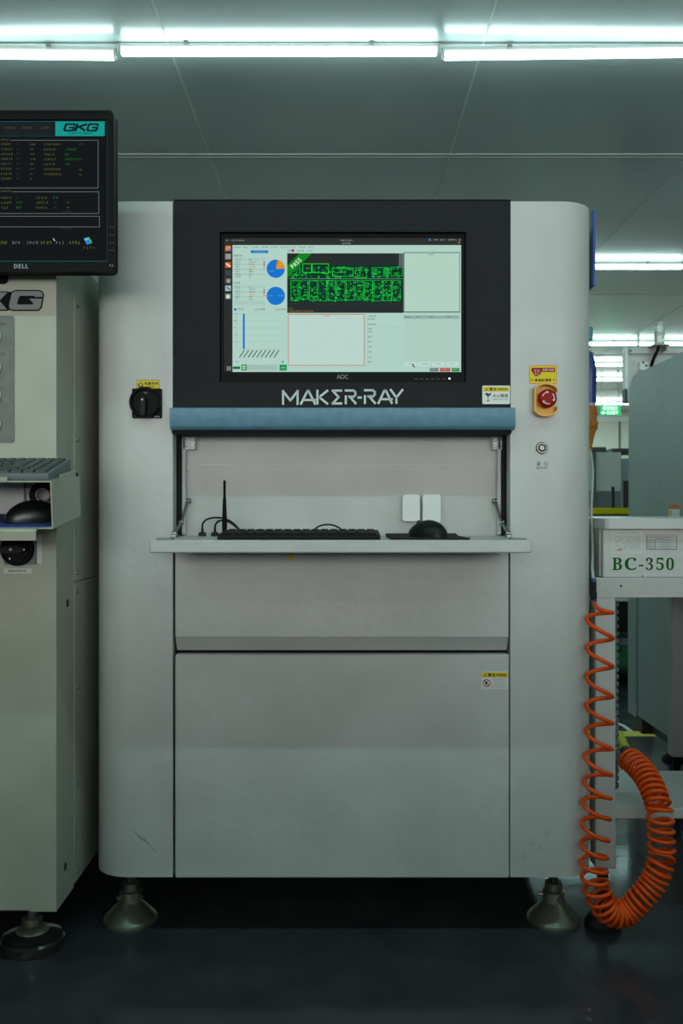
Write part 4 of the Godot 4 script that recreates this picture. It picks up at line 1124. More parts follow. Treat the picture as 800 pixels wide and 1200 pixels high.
	var a1 := thing("pale_cabinet", "pale green cabinet with a grey box on top, under the exit sign", "cabinet", Vector3(1.9, 0, -6.0))
	obj("body", Solid.new().slab(Vector3(-0.3, 0.05, -0.6), Vector3(fx(727.6, -6.0) - 1.9, 1.43, 0.0), 0.004), paint(rgb(192, 204, 194), 0.5), a1)
	obj("lower_panel", Solid.new().slab(Vector3(-0.29, 0.1, 0.0), Vector3(fx(727, -6.0) - 1.9, 1.1, 0.008), 0.003), M.grey_body, a1)
	obj("plinth", Solid.new().slab(Vector3(-0.28, 0.0, -0.58), Vector3(0.46, 0.05, -0.03)), M.ink, a1)
	obj("top_box", Solid.new().slab(Vector3(-0.1, 1.43, -0.4), Vector3(fx(711, -6.0) - 1.9, 1.475, -0.02), 0.003), M.grey_key, a1)
	obj("side_post", Solid.new().slab(Vector3(fx(695, -5.97) - 1.9, 0.05, 0.0), Vector3(fx(698.5, -5.97) - 1.9, 1.43, 0.03), 0.002), M.grey_ink, a1)
	var a2 := thing("blue_cabinet", "pale blue cabinet with a dark side far behind, right of the pale green one", "cabinet", Vector3(2.42, 0, -6.4))
	obj("body", Solid.new().slab(Vector3(0.06, 0.0, -0.5), Vector3(0.8, 1.4, 0.0), 0.004), paint(rgb(150, 172, 186), 0.5), a2)
	obj("dark_side", Solid.new().slab(Vector3(0.0, 0.0, -0.5), Vector3(0.06, 1.45, 0.01), 0.003), M.grey_key, a2)
	obj("top_box", Solid.new().slab(Vector3(0.0, 1.45, -0.4), Vector3(0.5, 1.49, 0.0), 0.003), M.grey_key, a2)
	obj("window", Solid.new().slab(Vector3(0.1, 0.85, 0.0), Vector3(0.5, 1.2, 0.006), 0.002), M.ink, a2)
	# exit sign hanging from the ceiling
	var ez := -9.4
	var e := thing("exit_sign", "green exit sign with white characters hanging from the ceiling far away", "sign", Vector3(fx(714.5, ez), fy(481, ez), ez))
	obj("sign_panel", Solid.new().box(Vector3.ZERO, Vector3(0.26, 0.128, 0.025), 0.004), glow(rgb(8, 132, 74), 0.35), e)
	var es := Solid.new()
	for q in 4: es.strokes(HAN[["anq", "quan", "chu", "kou"][q]], Vector3(-0.088 + q * 0.045, 0.006, 0.0125), 0.036, 0.044, 0.006, 0.001)
	es.strokes("0,5-6,5;4,9-9,5-4,1", Vector3(-0.11, -0.05, 0.0125), 0.05, 0.04, 0.008, 0.001)
	obj("characters", es, glow(rgb(214, 244, 228), 0.6), e)
	letters("EXIT", Vector3(0.03, -0.029, 0.0125), 0.14, 0.036, glow(rgb(214, 244, 228), 0.6), e)
	for s in [-0.1, 0.1]:
		obj("hanger", Solid.new().cyl(Vector3(s, 0.064, 0), Vector3(s, CEIL - fy(481, ez), 0), 0.004, 8), M.grey_ink, e)


# ---------------------------------------------------------------- keyboards, mice and small things
var key_shapes := {}

func key_shape(w: float, d: float, h: float) -> ArrayMesh:
	var k := "%.4f %.4f %.4f" % [w, d, h]
	if not key_shapes.has(k):
		var s := Solid.new()
		var a := [Vector3(-w / 2, 0, -d / 2), Vector3(w / 2, 0, -d / 2), Vector3(w / 2, 0, d / 2), Vector3(-w / 2, 0, d / 2)]
		var b := []
		for q in a: b.append(Vector3(q.x - signf(q.x) * 0.0018, h, q.z - signf(q.z) * 0.0016))
		for i in 4:
			var j := (i + 1) % 4
			var m: Vector3 = (b[j] - a[i]).cross(b[i] - a[j]).normalized()
			if m.dot((a[i] + a[j]) / 2) < 0: m = -m
			s.quad(a[i], a[j], b[j], b[i], m)
		s.quad(b[0], b[1], b[2], b[3], Vector3.UP)
		s.quad(a[0], a[1], a[2], a[3], Vector3.DOWN)
		key_shapes[k] = s.done()
	return key_shapes[k]

func keyboard(called: String, label: String, w: float, d: float, low: float, high: float, rows: Array, body: Material, keys: Material, key_h: float) -> Node3D:
	var t := thing(called, label, "keyboard")
	var h := d / 2
	obj("body", Solid.new().prism(PackedVector2Array([Vector2(-h + 0.002, 0.0005), Vector2(-h, 0.004), Vector2(-h, low - 0.003), Vector2(-h + 0.003, low), Vector2(h - 0.003, high), Vector2(h, high - 0.003), Vector2(h, high - 0.012), Vector2(h - 0.004, 0.0005)]), side_on(-w / 2), w), body, t)
	var slope := atan2(high - low, d - 0.006)
	var pitch := (d - 0.014) / rows.size()
	for r in rows.size():
		var total := 0.0
		for u in rows[r]: total += u
		var x := -w / 2 + 0.006
		for u in rows[r]:
			var kw: float = (w - 0.012) * u / total
			var k := obj("key", key_shape(kw - 0.0014, pitch - 0.0014, key_h), keys, t)
			var zz := -h + 0.007 + pitch * (r + 0.5)
			k.position = Vector3(x + kw / 2, low + (h - zz - 0.003) / (d - 0.006) * (high - low) - 0.0004, zz)
			k.rotation.x = slope
			x += kw
	return t

func mouse(called: String, label: String, body: Material) -> Node3D:
	var t := thing(called, label, "mouse")
	var shell := func(u: float, w: float) -> Vector3:
		var c := cos(u * TAU)
		var s := sin(u * TAU)
		var q := sin(w * PI / 2)
		var r := pow(maxf(1.0 - pow(q, 2.6), 0.0), 0.5)
		var x := 0.0315 * signf(c) * pow(absf(c), 0.75) * (1.0 - 0.12 * s) * r
		var z := 0.053 * signf(s) * pow(absf(s), 0.82) * r
		return Vector3(x, 0.002 + 0.035 * q * (1.0 - 0.2 * pow(z / 0.053 - 0.35, 2.0)) * (1.0 - 0.06 * absf(x) / 0.03), z - 0.006 * q)
	var s := Solid.new().skin(shell, 40, 14, Vector3(0, 0.01, 0))
	s.prism(PackedVector2Array(range(28).map(func(i):
		var p: Vector3 = shell.call(i / 28.0, 0.0)
		return Vector2(p.x, -p.z))), plan(0.0), 0.0021)
	obj("body", s, body, t)
	obj("scroll_wheel", Solid.new().cyl(Vector3(-0.0028, 0.0268, -0.033), Vector3(0.0028, 0.0268, -0.033), 0.0085, 20, -1.0, 0.0008), M.grey_key, t)
	return t

func shelf_things() -> void:
	var top := 0.8675
	var rows := [[1, 1, 1, 1, 1, 1, 1, 1, 1, 1, 1, 1, 1, 1, 1, 1], [1, 1, 1, 1, 1, 1, 1, 1, 1, 1, 1, 1, 1, 2, 1], [1.5, 1, 1, 1, 1, 1, 1, 1, 1, 1, 1, 1, 1, 1.5, 1], [1.8, 1, 1, 1, 1, 1, 1, 1, 1, 1, 1, 1, 2.2, 1], [2.2, 1, 1, 1, 1, 1, 1, 1, 1, 1, 1, 1.8, 1, 1], [1.2, 1, 1, 1.2, 5, 1, 1, 1, 1, 1, 1]]
	var kb := keyboard("keyboard", "small black keyboard lying on the white fold-down shelf", 0.306, 0.13, 0.0095, 0.0165, rows, M.rubber, M.black, 0.003)
	kb.position = Vector3(-0.080, top, 0.172)
	for s in [-0.13, 0.13]:
		obj("fold_foot", Solid.new().slab(Vector3(s - 0.012, 0.0, -0.06), Vector3(s + 0.012, 0.008, -0.05), 0.001), M.black, kb)
	var mp := PackedVector2Array([Vector2(-0.232, 0.0), Vector2(-0.232, 0.0035), Vector2(-0.06, 0.0035), Vector2(-0.03, 0.005), Vector2(-0.02, 0.0075), Vector2(-0.0185, 0.0042), Vector2(-0.03, 0.0015), Vector2(-0.06, 0.0)])
	var mat := obj("mouse_mat", Solid.new().prism(mp, side_on(0.093), 0.149), M.pad)
	mat.position.y = top
	tag(mat, "thin black mouse mat on the white fold-down shelf", "mouse mat")
	var ms := mouse("computer_mouse", "glossy black mouse on the black mat on the fold-down shelf", paint(rgb(20, 22, 24), 0.42, 0.0, 0.4))
	ms.transform = Transform3D(Basis(Vector3.UP, deg_to_rad(38)).scaled(Vector3(0.84, 0.92, 0.84)), Vector3(0.1705, top + 0.0036, 0.165))
	# two white plug boxes on the compartment's back
	for q in [[471.5, 492.0, 611.0], [495.0, 516.5, 613.0]]:
		var b := thing("plug_box", "left one of two small white boxes on the compartment's back panel" if q[0] < 480 else "right one of two small white boxes, directly behind the mouse", "box", Vector3.ZERO, "white boxes on the back panel")
		var z := -0.05
		var w := fx(q[1], z) - fx(q[0], z)
		var h := fy(579.5, z) - fy(q[2], z)
		var at := Vector3((fx(q[0], z) + fx(q[1], z)) / 2, (fy(579.5, z) + fy(q[2], z)) / 2, -0.0805)
		obj("body", Solid.new().prism(rrect(w, h, 0.006), spot(at), 0.026), M.white_plain, b)
		obj("front_cover", Solid.new().prism(rrect(w - 0.001, h - 0.001, 0.006), spot(at + Vector3(0, 0, 0.0268)), 0.004), M.white_plain, b)
	# aerial
	var an := thing("aerial", "slim black aerial standing upright behind the keyboard's left end", "antenna", Vector3(fx(263, 0.06), top, 0.06))
	obj("base", Solid.new().lathe(Vector3.ZERO, Vector3.UP, [Vector2(0, 0), Vector2(0.0085, 0), Vector2(0.0085, 0.003), Vector2(0.0055, 0.006), Vector2(0.0055, 0.012), Vector2(0, 0.012)], 24), M.black, an)
	obj("rod", Solid.new().lathe(Vector3(0, 0.011, 0), Vector3.UP, [Vector2(0, 0), Vector2(0.0046, 0), Vector2(0.0054, 0.012), Vector2(0.0036, 0.069), Vector2(0.0031, 0.071), Vector2(0.0027, 0.0725), Vector2(0.0027, 0.105), Vector2(0.0014, 0.107), Vector2(0, 0.1072)], 24), M.black, an)
	# plugs with their cords
	var z := -0.03
	for q in [[237.0, "left black plug at the back of the shelf, its cord arching over", [[237, 619], [237.5, 614], [241, 609.5], [248, 607], [256, 606.6], [263, 608], [270, 611], [276, 616], [280, 620.5]], [-0.03, -0.03, -0.03, -0.028, -0.022, -0.01, 0.01, 0.04, 0.075]],
			[251.8, "right black plug at the back of the shelf, beside the aerial", [[251.8, 619], [252.4, 615], [255, 611.5], [259, 610], [265, 610.4], [272, 614], [278, 619], [281, 622]], [-0.03, -0.03, -0.03, -0.025, -0.012, 0.012, 0.035, 0.06]]]:
		var c := thing("usb_cable", q[1], "plug", Vector3.ZERO, "black plugs on the shelf")
		var px := fx(q[0], z)
		obj("plug", Solid.new().prism(PackedVector2Array([Vector2(-0.0078, 0), Vector2(0.0078, 0), Vector2(0.0078, 0.006), Vector2(0.0062, 0.009), Vector2(-0.0062, 0.009), Vector2(-0.0078, 0.006)]), spot(Vector3(px, top, z - 0.006)), 0.012), M.rubber, c)
		obj("strain_relief", Solid.new().cyl(Vector3(px, top + 0.009, z), Vector3(px, top + 0.019, z), 0.0032, 14, 0.0024), M.rubber, c)
		var path := []
		for k in q[2].size():
			path.append(Vector3(fx(q[2][k][0], q[3][k]), fy(q[2][k][1], q[3][k]), q[3][k]))
		obj("cord", Solid.new().tube(soft_path(path, 5), 0.0021, 8), M.rubber, c)
	var loop := []
	for q in [[366, 623.5], [369, 620], [374, 616.6], [381, 614.8], [388, 615], [395, 617.4], [400, 621], [402, 624]]: loop.append(Vector3(fx(q[0], 0.075), fy(q[1], 0.075), 0.075))
	tag(obj("loose_cable", Solid.new().tube(soft_path(loop, 5), 0.0018, 8), M.rubber), "thin black cord looping up behind the middle of the shelf keyboard", "cord")

func soft_path(p: Array, per: int) -> Array:
	var out := []
	for i in p.size() - 1:
		for k in per:
			out.append((p[i] as Vector3).cubic_interpolate(p[i + 1], p[maxi(i - 1, 0)], p[mini(i + 2, p.size() - 1)], float(k) / per))
	out.append(p[-1])
	return out

func tray_things() -> void:
	var T := tray_place()
	var rows := [[1, 1, 1, 1, 1, 1, 1, 1, 1, 1, 1, 1, 1, 1, 1, 1, 1, 1], [1, 1, 1, 1, 1, 1, 1, 1, 1, 1, 1, 1, 1, 2, 1, 1, 1], [1.5, 1, 1, 1, 1, 1, 1, 1, 1, 1, 1, 1, 1, 1.5, 1, 1, 1], [1.8, 1, 1, 1, 1, 1, 1, 1, 1, 1, 1, 1, 2.2, 1, 1, 1], [2.2, 1, 1, 1, 1, 1, 1, 1, 1, 1, 1, 1.8, 1, 1, 1], [1.2, 1, 1, 1.2, 5, 1, 1, 1, 1, 1, 1]]
	var kb := keyboard("keyboard", "grey keyboard with dark keys lying on top of the printer's tray", 0.35, 0.145, 0.012, 0.027, rows, M.grey_body, M.grey_key, 0.005)
	kb.transform = T * spot(Vector3(-0.001, 0.0872, 0.095))
	var pad := obj("mouse_pad", Solid.new().prism(rrect(0.335, 0.155, 0.02), plan(0.0), 0.004), M.navy_pad)
	pad.transform = T * spot(Vector3(0.006, 0.0026, 0.094))
	tag(pad, "dark blue mouse pad lying inside the printer's open tray", "mouse mat")
	var ms := mouse("computer_mouse", "black mouse on the blue pad inside the printer's tray", paint(rgb(16, 18, 20), 0.28))
	ms.transform = T * Transform3D(Basis(Vector3.UP, deg_to_rad(-58)).scaled(Vector3(1.0, 1.08, 0.92)), Vector3(0.128, 0.0067, 0.118))
	var r := thing("tape_roll", "black ring-shaped roll with pale core on the tray's back, behind the mouse", "tape roll")
	r.transform = T * Transform3D(Basis(Vector3.UP, deg_to_rad(16)), Vector3(0.116, 0.0455, 0.0202))
	obj("tape", Solid.new().lathe(Vector3(0, 0, -0.01), Vector3(0, 0, 1), [Vector2(0.0135, 0), Vector2(0.0245, 0), Vector2(0.0255, 0.001), Vector2(0.0255, 0.019), Vector2(0.0245, 0.02), Vector2(0.0135, 0.02)], 40), M.black, r)
	obj("core", Solid.new().lathe(Vector3(0, 0, -0.01), Vector3(0, 0, 1), [Vector2(0.0118, 0), Vector2(0.0135, 0), Vector2(0.0135, 0.02), Vector2(0.0118, 0.02), Vector2(0.0118, 0)], 40), paint(rgb(176, 164, 148), 0.8), r)


# ---------------------------------------------------------------- the two monitors
func screens() -> void:
	# wide monitor set into the inspection machine
	var t := thing("monitor", "wide monitor set in the dark panel, showing a green circuit board", "monitor")
	var i := Vector4(fx(262), fy(435.2), fx(541), fy(277.2))
	obj("bezel", Solid.new().framed(Vector4(fx(258.4), fy(447.4), fx(545.0), fy(272.6)), i, -0.03, -0.008), M.black, t)
	obj("back_shell", Solid.new().slab(Vector3(fx(258.4), fy(447.4), -0.066), Vector3(fx(545.0), fy(272.6), -0.03), 0.003), M.matt_black, t)
	var s := Solid.new()
	s.quad(Vector3(i.x, i.y, -0.0125), Vector3(i.z, i.y, -0.0125), Vector3(i.z, i.w, -0.0125), Vector3(i.x, i.w, -0.0125), Vector3(0, 0, 1))
	obj("screen", s, screen_material(inspection_picture(), 0.95), t)
	letters("AOC", Vector3(fx(401.2), fy(440.8), -0.008), fx(408) - fx(394.6), 0.0094, M.dim_letter, t, "Droid Sans", false)
	for q in 6:
		obj("button", Solid.new().slab(Vector3(fx(486 + q * 6.4), fy(444), -0.008), Vector3(fx(490 + q * 6.4), fy(442.8), -0.0072), 0.0003), M.grey_key, t)
	obj("power_light", Solid.new().box(Vector3(fx(527), fy(443), -0.0078), Vector3(0.0042, 0.0034, 0.001)), glow(rgb(235, 245, 255), 0.9), t)
	var a := AreaLight3D.new()
	a.name = "screen_glow"
	a.area_size = Vector2(i.z - i.x, i.w - i.y)
	a.light_color = Color(0.75, 1.0, 0.9)
	a.light_energy = 0.01
	a.set("area_range", 30.0)
	a.set("area_attenuation", 2.0)
	a.shadow_enabled = true
	a.position = Vector3((i.x + i.z) / 2, (i.y + i.w) / 2, -0.0105)
	a.rotation_degrees = Vector3(0, 180, 0)
	# dark monitor held in front of the printer
	var d := thing("monitor", "black monitor with a dark program screen at the left edge, above the cream machine", "monitor")
	var z := 0.195
	var right := fx(133.2, z)
	var left := right - 0.454
	var o := Vector4(left, fy(318, z), right, fy(129, z))
	var n := Vector4(left + 0.019, fy(306.4, z), fx(125.6, z), fy(139.8, z))
	obj("bezel", Solid.new().framed(Vector4(o.x + 0.004, o.y + 0.004, o.z - 0.004, o.w - 0.004), n, z - 0.02, z), M.black, d)
	var rim := Solid.new()
	var rr := rrect(o.z - o.x, o.w - o.y, 0.01)
	rim.prism(rr, spot(Vector3((o.x + o.z) / 2, (o.y + o.w) / 2, z - 0.034)), 0.018)
	obj("back_shell", rim, M.matt_black, d)
	var ring := Solid.new()
	var m := rr.size()
	for k in m:
		var p := rr[k]
		var q := rr[(k + 1) % m]
		var c := Vector3((o.x + o.z) / 2, (o.y + o.w) / 2, 0)
		var e0 := Vector3(p.x, p.y, 0) + c
		var e1 := Vector3(q.x, q.y, 0) + c
		var f0 := Vector3(p.x * 0.978, p.y * 0.968, 0) + c
		var f1 := Vector3(q.x * 0.978, q.y * 0.968, 0) + c
		var out := Vector3(p.x + q.x, p.y + q.y, 0).normalized()
		ring.quad(e0 + Vector3(0, 0, z - 0.02), e1 + Vector3(0, 0, z - 0.02), e1 + Vector3(0, 0, z - 0.001), e0 + Vector3(0, 0, z - 0.001), out)
		ring.quad(e0 + Vector3(0, 0, z - 0.001), e1 + Vector3(0, 0, z - 0.001), f1 + Vector3(0, 0, z + 0.0015), f0 + Vector3(0, 0, z + 0.0015), Vector3(0, 0, 1))
	obj("rim", ring, M.black, d)
	var sc := Solid.new()
	sc.quad(Vector3(n.x, n.y, z - 0.005), Vector3(n.z, n.y, z - 0.005), Vector3(n.z, n.w, z - 0.005), Vector3(n.x, n.w, z - 0.005), Vector3(0, 0, 1))
	obj("screen", sc, screen_material(printer_picture(), 1.0), d)
	letters("DELL", Vector3(fx(24.8, z), fy(312.0, z), z), fx(33.2, z) - fx(16.6, z), 0.0083, M.dim_letter, d)
	for q in 4:
		obj("button", Solid.new().slab(Vector3(fx(128, z), fy(267 + q * 9, z), z), Vector3(fx(133, z), fy(266 + q * 9, z), z + 0.0008), 0.0003), M.grey_key, d)
	obj("power_mark", Solid.new().prism(arc_band(0.0024, 0.0006, 120, 420), spot(Vector3(fx(130.3, z), fy(311.2, z), z)), 0.0005), M.dim_letter, d)
	var arm := thing("wall_bracket", "black bracket carrying the dark monitor on the cream machine's front", "bracket")
	obj("wall_plate", Solid.new().prism(rrect(0.08, 0.09, 0.01), spot(Vector3(-0.703, 1.419, PZ + 0.0005)), 0.006), M.matt_black, arm)
	obj("joint", Solid.new().cyl(Vector3(-0.703, 1.419, PZ + 0.006), Vector3(-0.703, 1.419, 0.1605), 0.03, 28, -1.0, 0.001), M.matt_black, arm)


func inspection_picture() -> Image:
	var k := 4.0
	var im := Image.create(1116, 632, false, Image.FORMAT_RGB8)
	var bg := rgb(178, 212, 200)
	im.fill(bg)
	var R := func(x0: float, y0: float, x1: float, y1: float) -> Rect2: return Rect2((x0 - 262) * k, (y0 - 277.2) * k, (x1 - x0) * k, (y1 - y0) * k)
	var P := func(x: float, y: float) -> Vector2: return Vector2((x - 262) * k, (y - 277.2) * k)
	var fill := func(x0: float, y0: float, x1: float, y1: float, c: Color) -> void: im.fill_rect(Rect2i(R.call(x0, y0, x1, y1)), c)
	var text := func(x: float, y: float, w: float, h: float, c: Color) -> void: marks_on(im, (x - 262) * k, (y - 277.2) * k, w * k, h * k, c)
	# system bar, window title, dock
	fill.call(262, 277.2, 541, 285.2, rgb(44, 48, 46))
	fill.call(262, 285, 271.6, 436, rgb(40, 44, 44))
	for q in [[264, 279, 3.5], [270.5, 279, 15], [399, 279, 6.5], [407, 279, 6], [503, 278.4, 3], [509, 278.4, 3.5], [516, 278.4, 5], [526, 278.4, 2], [529, 278.4, 3], [533, 278.4, 3], [538, 278.4, 2]]: text.call(q[0], q[1], q[2], 1.7, rgb(176, 190, 186))
	text.call(400.5, 282.6, 10, 1.6, rgb(176, 190, 186))
	fill.call(502.6, 277.8, 505, 280.4, rgb(30, 120, 190))
	fill.call(537.6, 281.4, 540, 283.6, rgb(196, 90, 60))
	var dock := [[286, rgb(225, 110, 40)], [295.5, rgb(150, 150, 140)], [305.5, rgb(214, 96, 40)], [315, rgb(60, 70, 74)], [324, rgb(110, 60, 130)], [333, rgb(170, 190, 190)], [342.5, rgb(90, 140, 160)]]
	for q in dock: fill.call(263.2, q[0], 270, q[0] + 6.6, q[1])
	disc_on(im, P.call(266.6, 289.3), 12, rgb(60, 120, 200)); disc_on(im, P.call(266.6, 289.3), 11, rgb(240, 150, 40), 0, 230)
	line_on(im, P.call(264.6, 307.4), P.call(268.6, 310.4), 6, rgb(230, 220, 210))
	disc_on(im, P.call(266.6, 327.3), 9, rgb(120, 190, 70)); disc_on(im, P.call(266.0, 345.8), 9, rgb(230, 220, 160))
	line_on(im, P.call(265, 335), P.call(268.6, 338), 4, rgb(60, 80, 90))
	for x in 3:
		for y in 3: fill.call(265.2 + x * 1.7, 428.6 + y * 1.7, 266.2 + x * 1.7, 429.6 + y * 1.7, rgb(190, 200, 196))
	# menu and tools
	for q in [273.5, 284, 295, 306, 317, 328.5, 339, 350, 361]: text.call(q, 287.2, 6.6, 1.6, rgb(96, 110, 106))
	fill.call(293, 291.6, 313.6, 295, rgb(26, 120, 196)); text.call(297, 292.6, 12, 1.2, rgb(130, 190, 220))
	fill.call(341.2, 290.4, 344.6, 293.6, rgb(196, 28, 32))
	for q in [337, 347.4, 351.2, 354.6, 360.6, 364.4]: text.call(q, 291, 2.2, 2, rgb(70, 80, 80))
	# statistics
	text.call(273, 296.8, 8, 2, rgb(40, 50, 50)); text.call(273, 329, 8, 2, rgb(40, 50, 50))
	for b in 2:
		var y0 := 301.6 if b == 0 else 334.0
		fill.call(273, y0 - 1, 310, y0 + 22, rgb(170, 204, 193))
		for q in 8 if b == 0 else 6:
			if q % 2 == 1: fill.call(273, y0 + q * 2.9 - 0.4, 310, y0 + q * 2.9 + 2.2, rgb(182, 214, 203))
			text.call(275, y0 + q * 2.9, 5.4, 1.4, rgb(92, 106, 104))
			text.call(291, y0 + q * 2.9, [3, 8, 7, 7.5, 5, 5, 4, 2][q], 1.4, [rgb(80, 90, 90), rgb(30, 110, 180), rgb(200, 60, 50), rgb(200, 150, 50), rgb(80, 90, 90), rgb(80, 90, 90), rgb(80, 90, 90), rgb(80, 90, 90)][q])
		for q in 3: fill.call(308, y0 + 3.2 + q * 3.0, 309.8, y0 + 5 + q * 3.0, [rgb(26, 100, 190), rgb(190, 30, 40), rgb(220, 150, 30)][q])
	disc_on(im, P.call(322.4, 313), 43, rgb(20, 116, 208))
	disc_on(im, P.call(322.4, 313), 43, rgb(222, 148, 24), 0, 76)
	disc_on(im, P.call(322.4, 313), 43, rgb(170, 80, 60), 76, 82)
	disc_on(im, P.call(322.4, 345), 43, rgb(20, 116, 208))
	for q in [[315, 315.6], [325, 308.6], [313, 344.6], [325.4, 344.6]]: text.call(q[0], q[1], 5.6, 1, rgb(120, 190, 200))
	for q in [273.8, 298, 322]:
		disc_on(im, P.call(q + 0.9, 361), 6, rgb(26, 110, 196) if q < 280 else rgb(120, 140, 138))
		if q > 280: disc_on(im, P.call(q + 0.9, 361), 4.6, bg)
		text.call(q + 3.6, 360, 8, 2.2, rgb(60, 70, 70))
	# bar chart
	for q in 6: fill.call(276.5, 366.2 + q * 8.3, 333.5, 366.5 + q * 8.3, rgb(150, 180, 172)); 
	for q in 5: text.call(273, 365.6 + q * 8.3, 2.4, 1.2, rgb(100, 116, 112))
	fill.call(276.4, 366.2, 276.8, 408, rgb(120, 146, 140))
	fill.call(283.8, 366.2, 286.2, 407.8, rgb(20, 116, 196))
	for q in 9: line_on(im, P.call(280 + q * 5.1, 417.6), P.call(285.4 + q * 5.1, 409.6), 4, rgb(92, 110, 106))
	text.call(275.4, 422, 2.6, 1.6, rgb(30, 120, 190)); disc_on(im, P.call(330.6, 422.8), 5, rgb(120, 140, 136))
	fill.call(272, 428.6, 280.6, 431.8, rgb(16, 110, 60)); fill.call(282, 426.4, 288.4, 433.2, rgb(20, 128, 60)); fill.call(283.2, 427.6, 287.2, 432, rgb(170, 220, 190)); line_on(im, P.call(283, 430), P.call(287.4, 430), 3, rgb(20, 128, 60))
	fill.call(288.6, 426.4, 325, 433.2, rgb(160, 194, 184))
	for q in 10: text.call(290 + q * 3.4, 429, 1.8, 1.2, rgb(150, 178, 170))
	fill.call(327, 426.4, 335.6, 433.4, rgb(8, 150, 88)); text.call(329.4, 429, 4, 1.8, rgb(210, 240, 226))
	# the board
	fill.call(336.2, 295, 473.2, 365.4, rgb(38, 44, 44))
	fill.call(338, 308.6, 472.4, 352.6, rgb(6, 52, 40))
	var greens := [rgb(16, 196, 44), rgb(24, 168, 56), rgb(14, 226, 50), rgb(8, 130, 52)]
	for q in [[354, 307, 365, 318], [365, 307, 385, 318.4], [389, 312, 414, 322.6], [435.6, 311.6, 455, 322.2], [458, 311, 472, 322], [339, 310, 351, 321], [416, 314.6, 430, 324]]: box_on(im, R.call(q[0], q[1], q[2], q[3]), 3, greens[rng.randi() % 4])
	fill.call(338, 324.6, 472, 325.4, rgb(96, 140, 120))
	for q in 12: box_on(im, R.call(340 + q * 10.9, 326.6, 350 + q * 10.9, 351.6 - rng.randf() * 2), 3, greens[q % 2])
	for q in 760:
		var px := rng.randf_range(339, 469)
		var py := rng.randf_range(326.6, 350.4) if q > 220 else rng.randf_range(310.4, 323)
		if q <= 220 and (px > 386 and px < 389 or px > 431 and px < 435): continue
		var w := rng.randf_range(0.8, 3.6)
		var h := rng.randf_range(0.7, 2.4)
		if q % 3 == 0: fill.call(px, py, px + w * 0.6, py + h * 0.6, greens[rng.randi() % 4])
		elif q % 9 == 1: fill.call(px, py, px + 0.7, py + 0.7, rgb(176, 214, 196))
		elif q % 9 == 4: fill.call(px, py, px + w, py + h, rgb(6, 34, 36))
		else: box_on(im, R.call(px, py, px + w, py + h), 2, greens[rng.randi() % 4])
	for q in 5: fill.call(437 + q * 1.2, 313, 437.6 + q * 1.2, 320.6, rgb(20, 200, 60)); 
	for q in 6: fill.call(449.4 + q * 1.3, 312.6, 450 + q * 1.3, 321, rgb(20, 220, 60))
	text.call(416, 311, 12, 2.4, rgb(70, 120, 104))
	fill.call(467.8, 295, 472.8, 312, rgb(96, 112, 108))
	for q in 7: text.call(469.2, 296 + q * 2.3, 2.2, 1.3, rgb(30, 36, 36))
	for y in range(295 * 4, 323 * 4):
		for x in range(int(336.2 * 4), 366 * 4):
			var u := (x / 4.0 - 336.2) + (y / 4.0 - 295.0)
			if u > 14.0 and u < 28.6: im.set_pixel(int(x - 262 * 4), int(y - 277.2 * 4), rgb(12, 134, 24))
	var ux := Vector2(cos(deg_to_rad(-43)), sin(deg_to_rad(-43)))
	var uy := Vector2(ux.y, -ux.x)
	for q in 4: glyphs_on(im, ROMAN[["P", "A", "S", "S"][q]], P.call(343.0, 312.9) + ux * q * 15.0, ux * 11.0, uy * 17.0, 3, rgb(214, 244, 214))
	text.call(337.4, 359.6, 5, 1.4, rgb(180, 140, 50)); text.call(337.4, 362.6, 30, 1.6, rgb(190, 150, 50))
	# lower panels and the right side
	fill.call(336.4, 366, 428, 428, rgb(188, 216, 206)); box_on(im, R.call(337, 366.6, 427.4, 427.6), 3, rgb(196, 104, 100))
	text.call(378.6, 368, 7, 1.6, rgb(200, 90, 86))
	box_on(im, R.call(473.4, 293.8, 539.6, 364.8), 4, rgb(54, 66, 66)); fill.call(474, 294.6, 539, 364, rgb(180, 212, 196))
	text.call(502, 295.6, 8, 1.6, rgb(80, 92, 90))
	fill.call(473.4, 368.2, 539, 372.2, rgb(146, 176, 166))
	for q in [475, 488, 504, 524]: text.call(q, 369.4, 4, 1.6, rgb(70, 84, 80))
	fill.call(473.4, 373, 539, 423, rgb(174, 208, 194))
	for q in [[432, 368.4, 9], [431, 371.8, 9], [431, 377.8, 9], [432, 383.4, 4], [431, 386.8, 4.4], [431, 392.6, 4.4], [431, 398.6, 4.4], [431, 404.6, 4.4], [431, 410.6, 4.4], [431, 416.6, 4.4], [431, 422.4, 4.4]]: text.call(q[0], q[1], q[2], 1.8, rgb(76, 90, 88))
	for q in [[430, 382, 470, 382.3], [430, 426.6, 470, 426.9], [470, 368, 470.3, 427]]: fill.call(q[0], q[1], q[2], q[3], rgb(156, 188, 178))
	for q in [474.6, 490.8, 507.4, 524]:
		fill.call(q, 423.4, q + 14, 428, rgb(196, 222, 212)); text.call(q + 3.4, 424.8, 5 if q > 500 else 8, 1.6, rgb(86, 100, 98))
	line_on(im, P.call(484, 426.6), P.call(486, 429), 4, rgb(30, 34, 34))
	for q in [[504, 514, rgb(96, 112, 112)], [516, 528, rgb(190, 58, 62)], [530, 539, rgb(10, 128, 50)]]:
		fill.call(q[0], 430.2, q[1], 434.2, q[2]); text.call(q[0] + 1.4, 431.4, q[1] - q[0] - 3.4, 1.6, rgb(206, 224, 216))
	return im


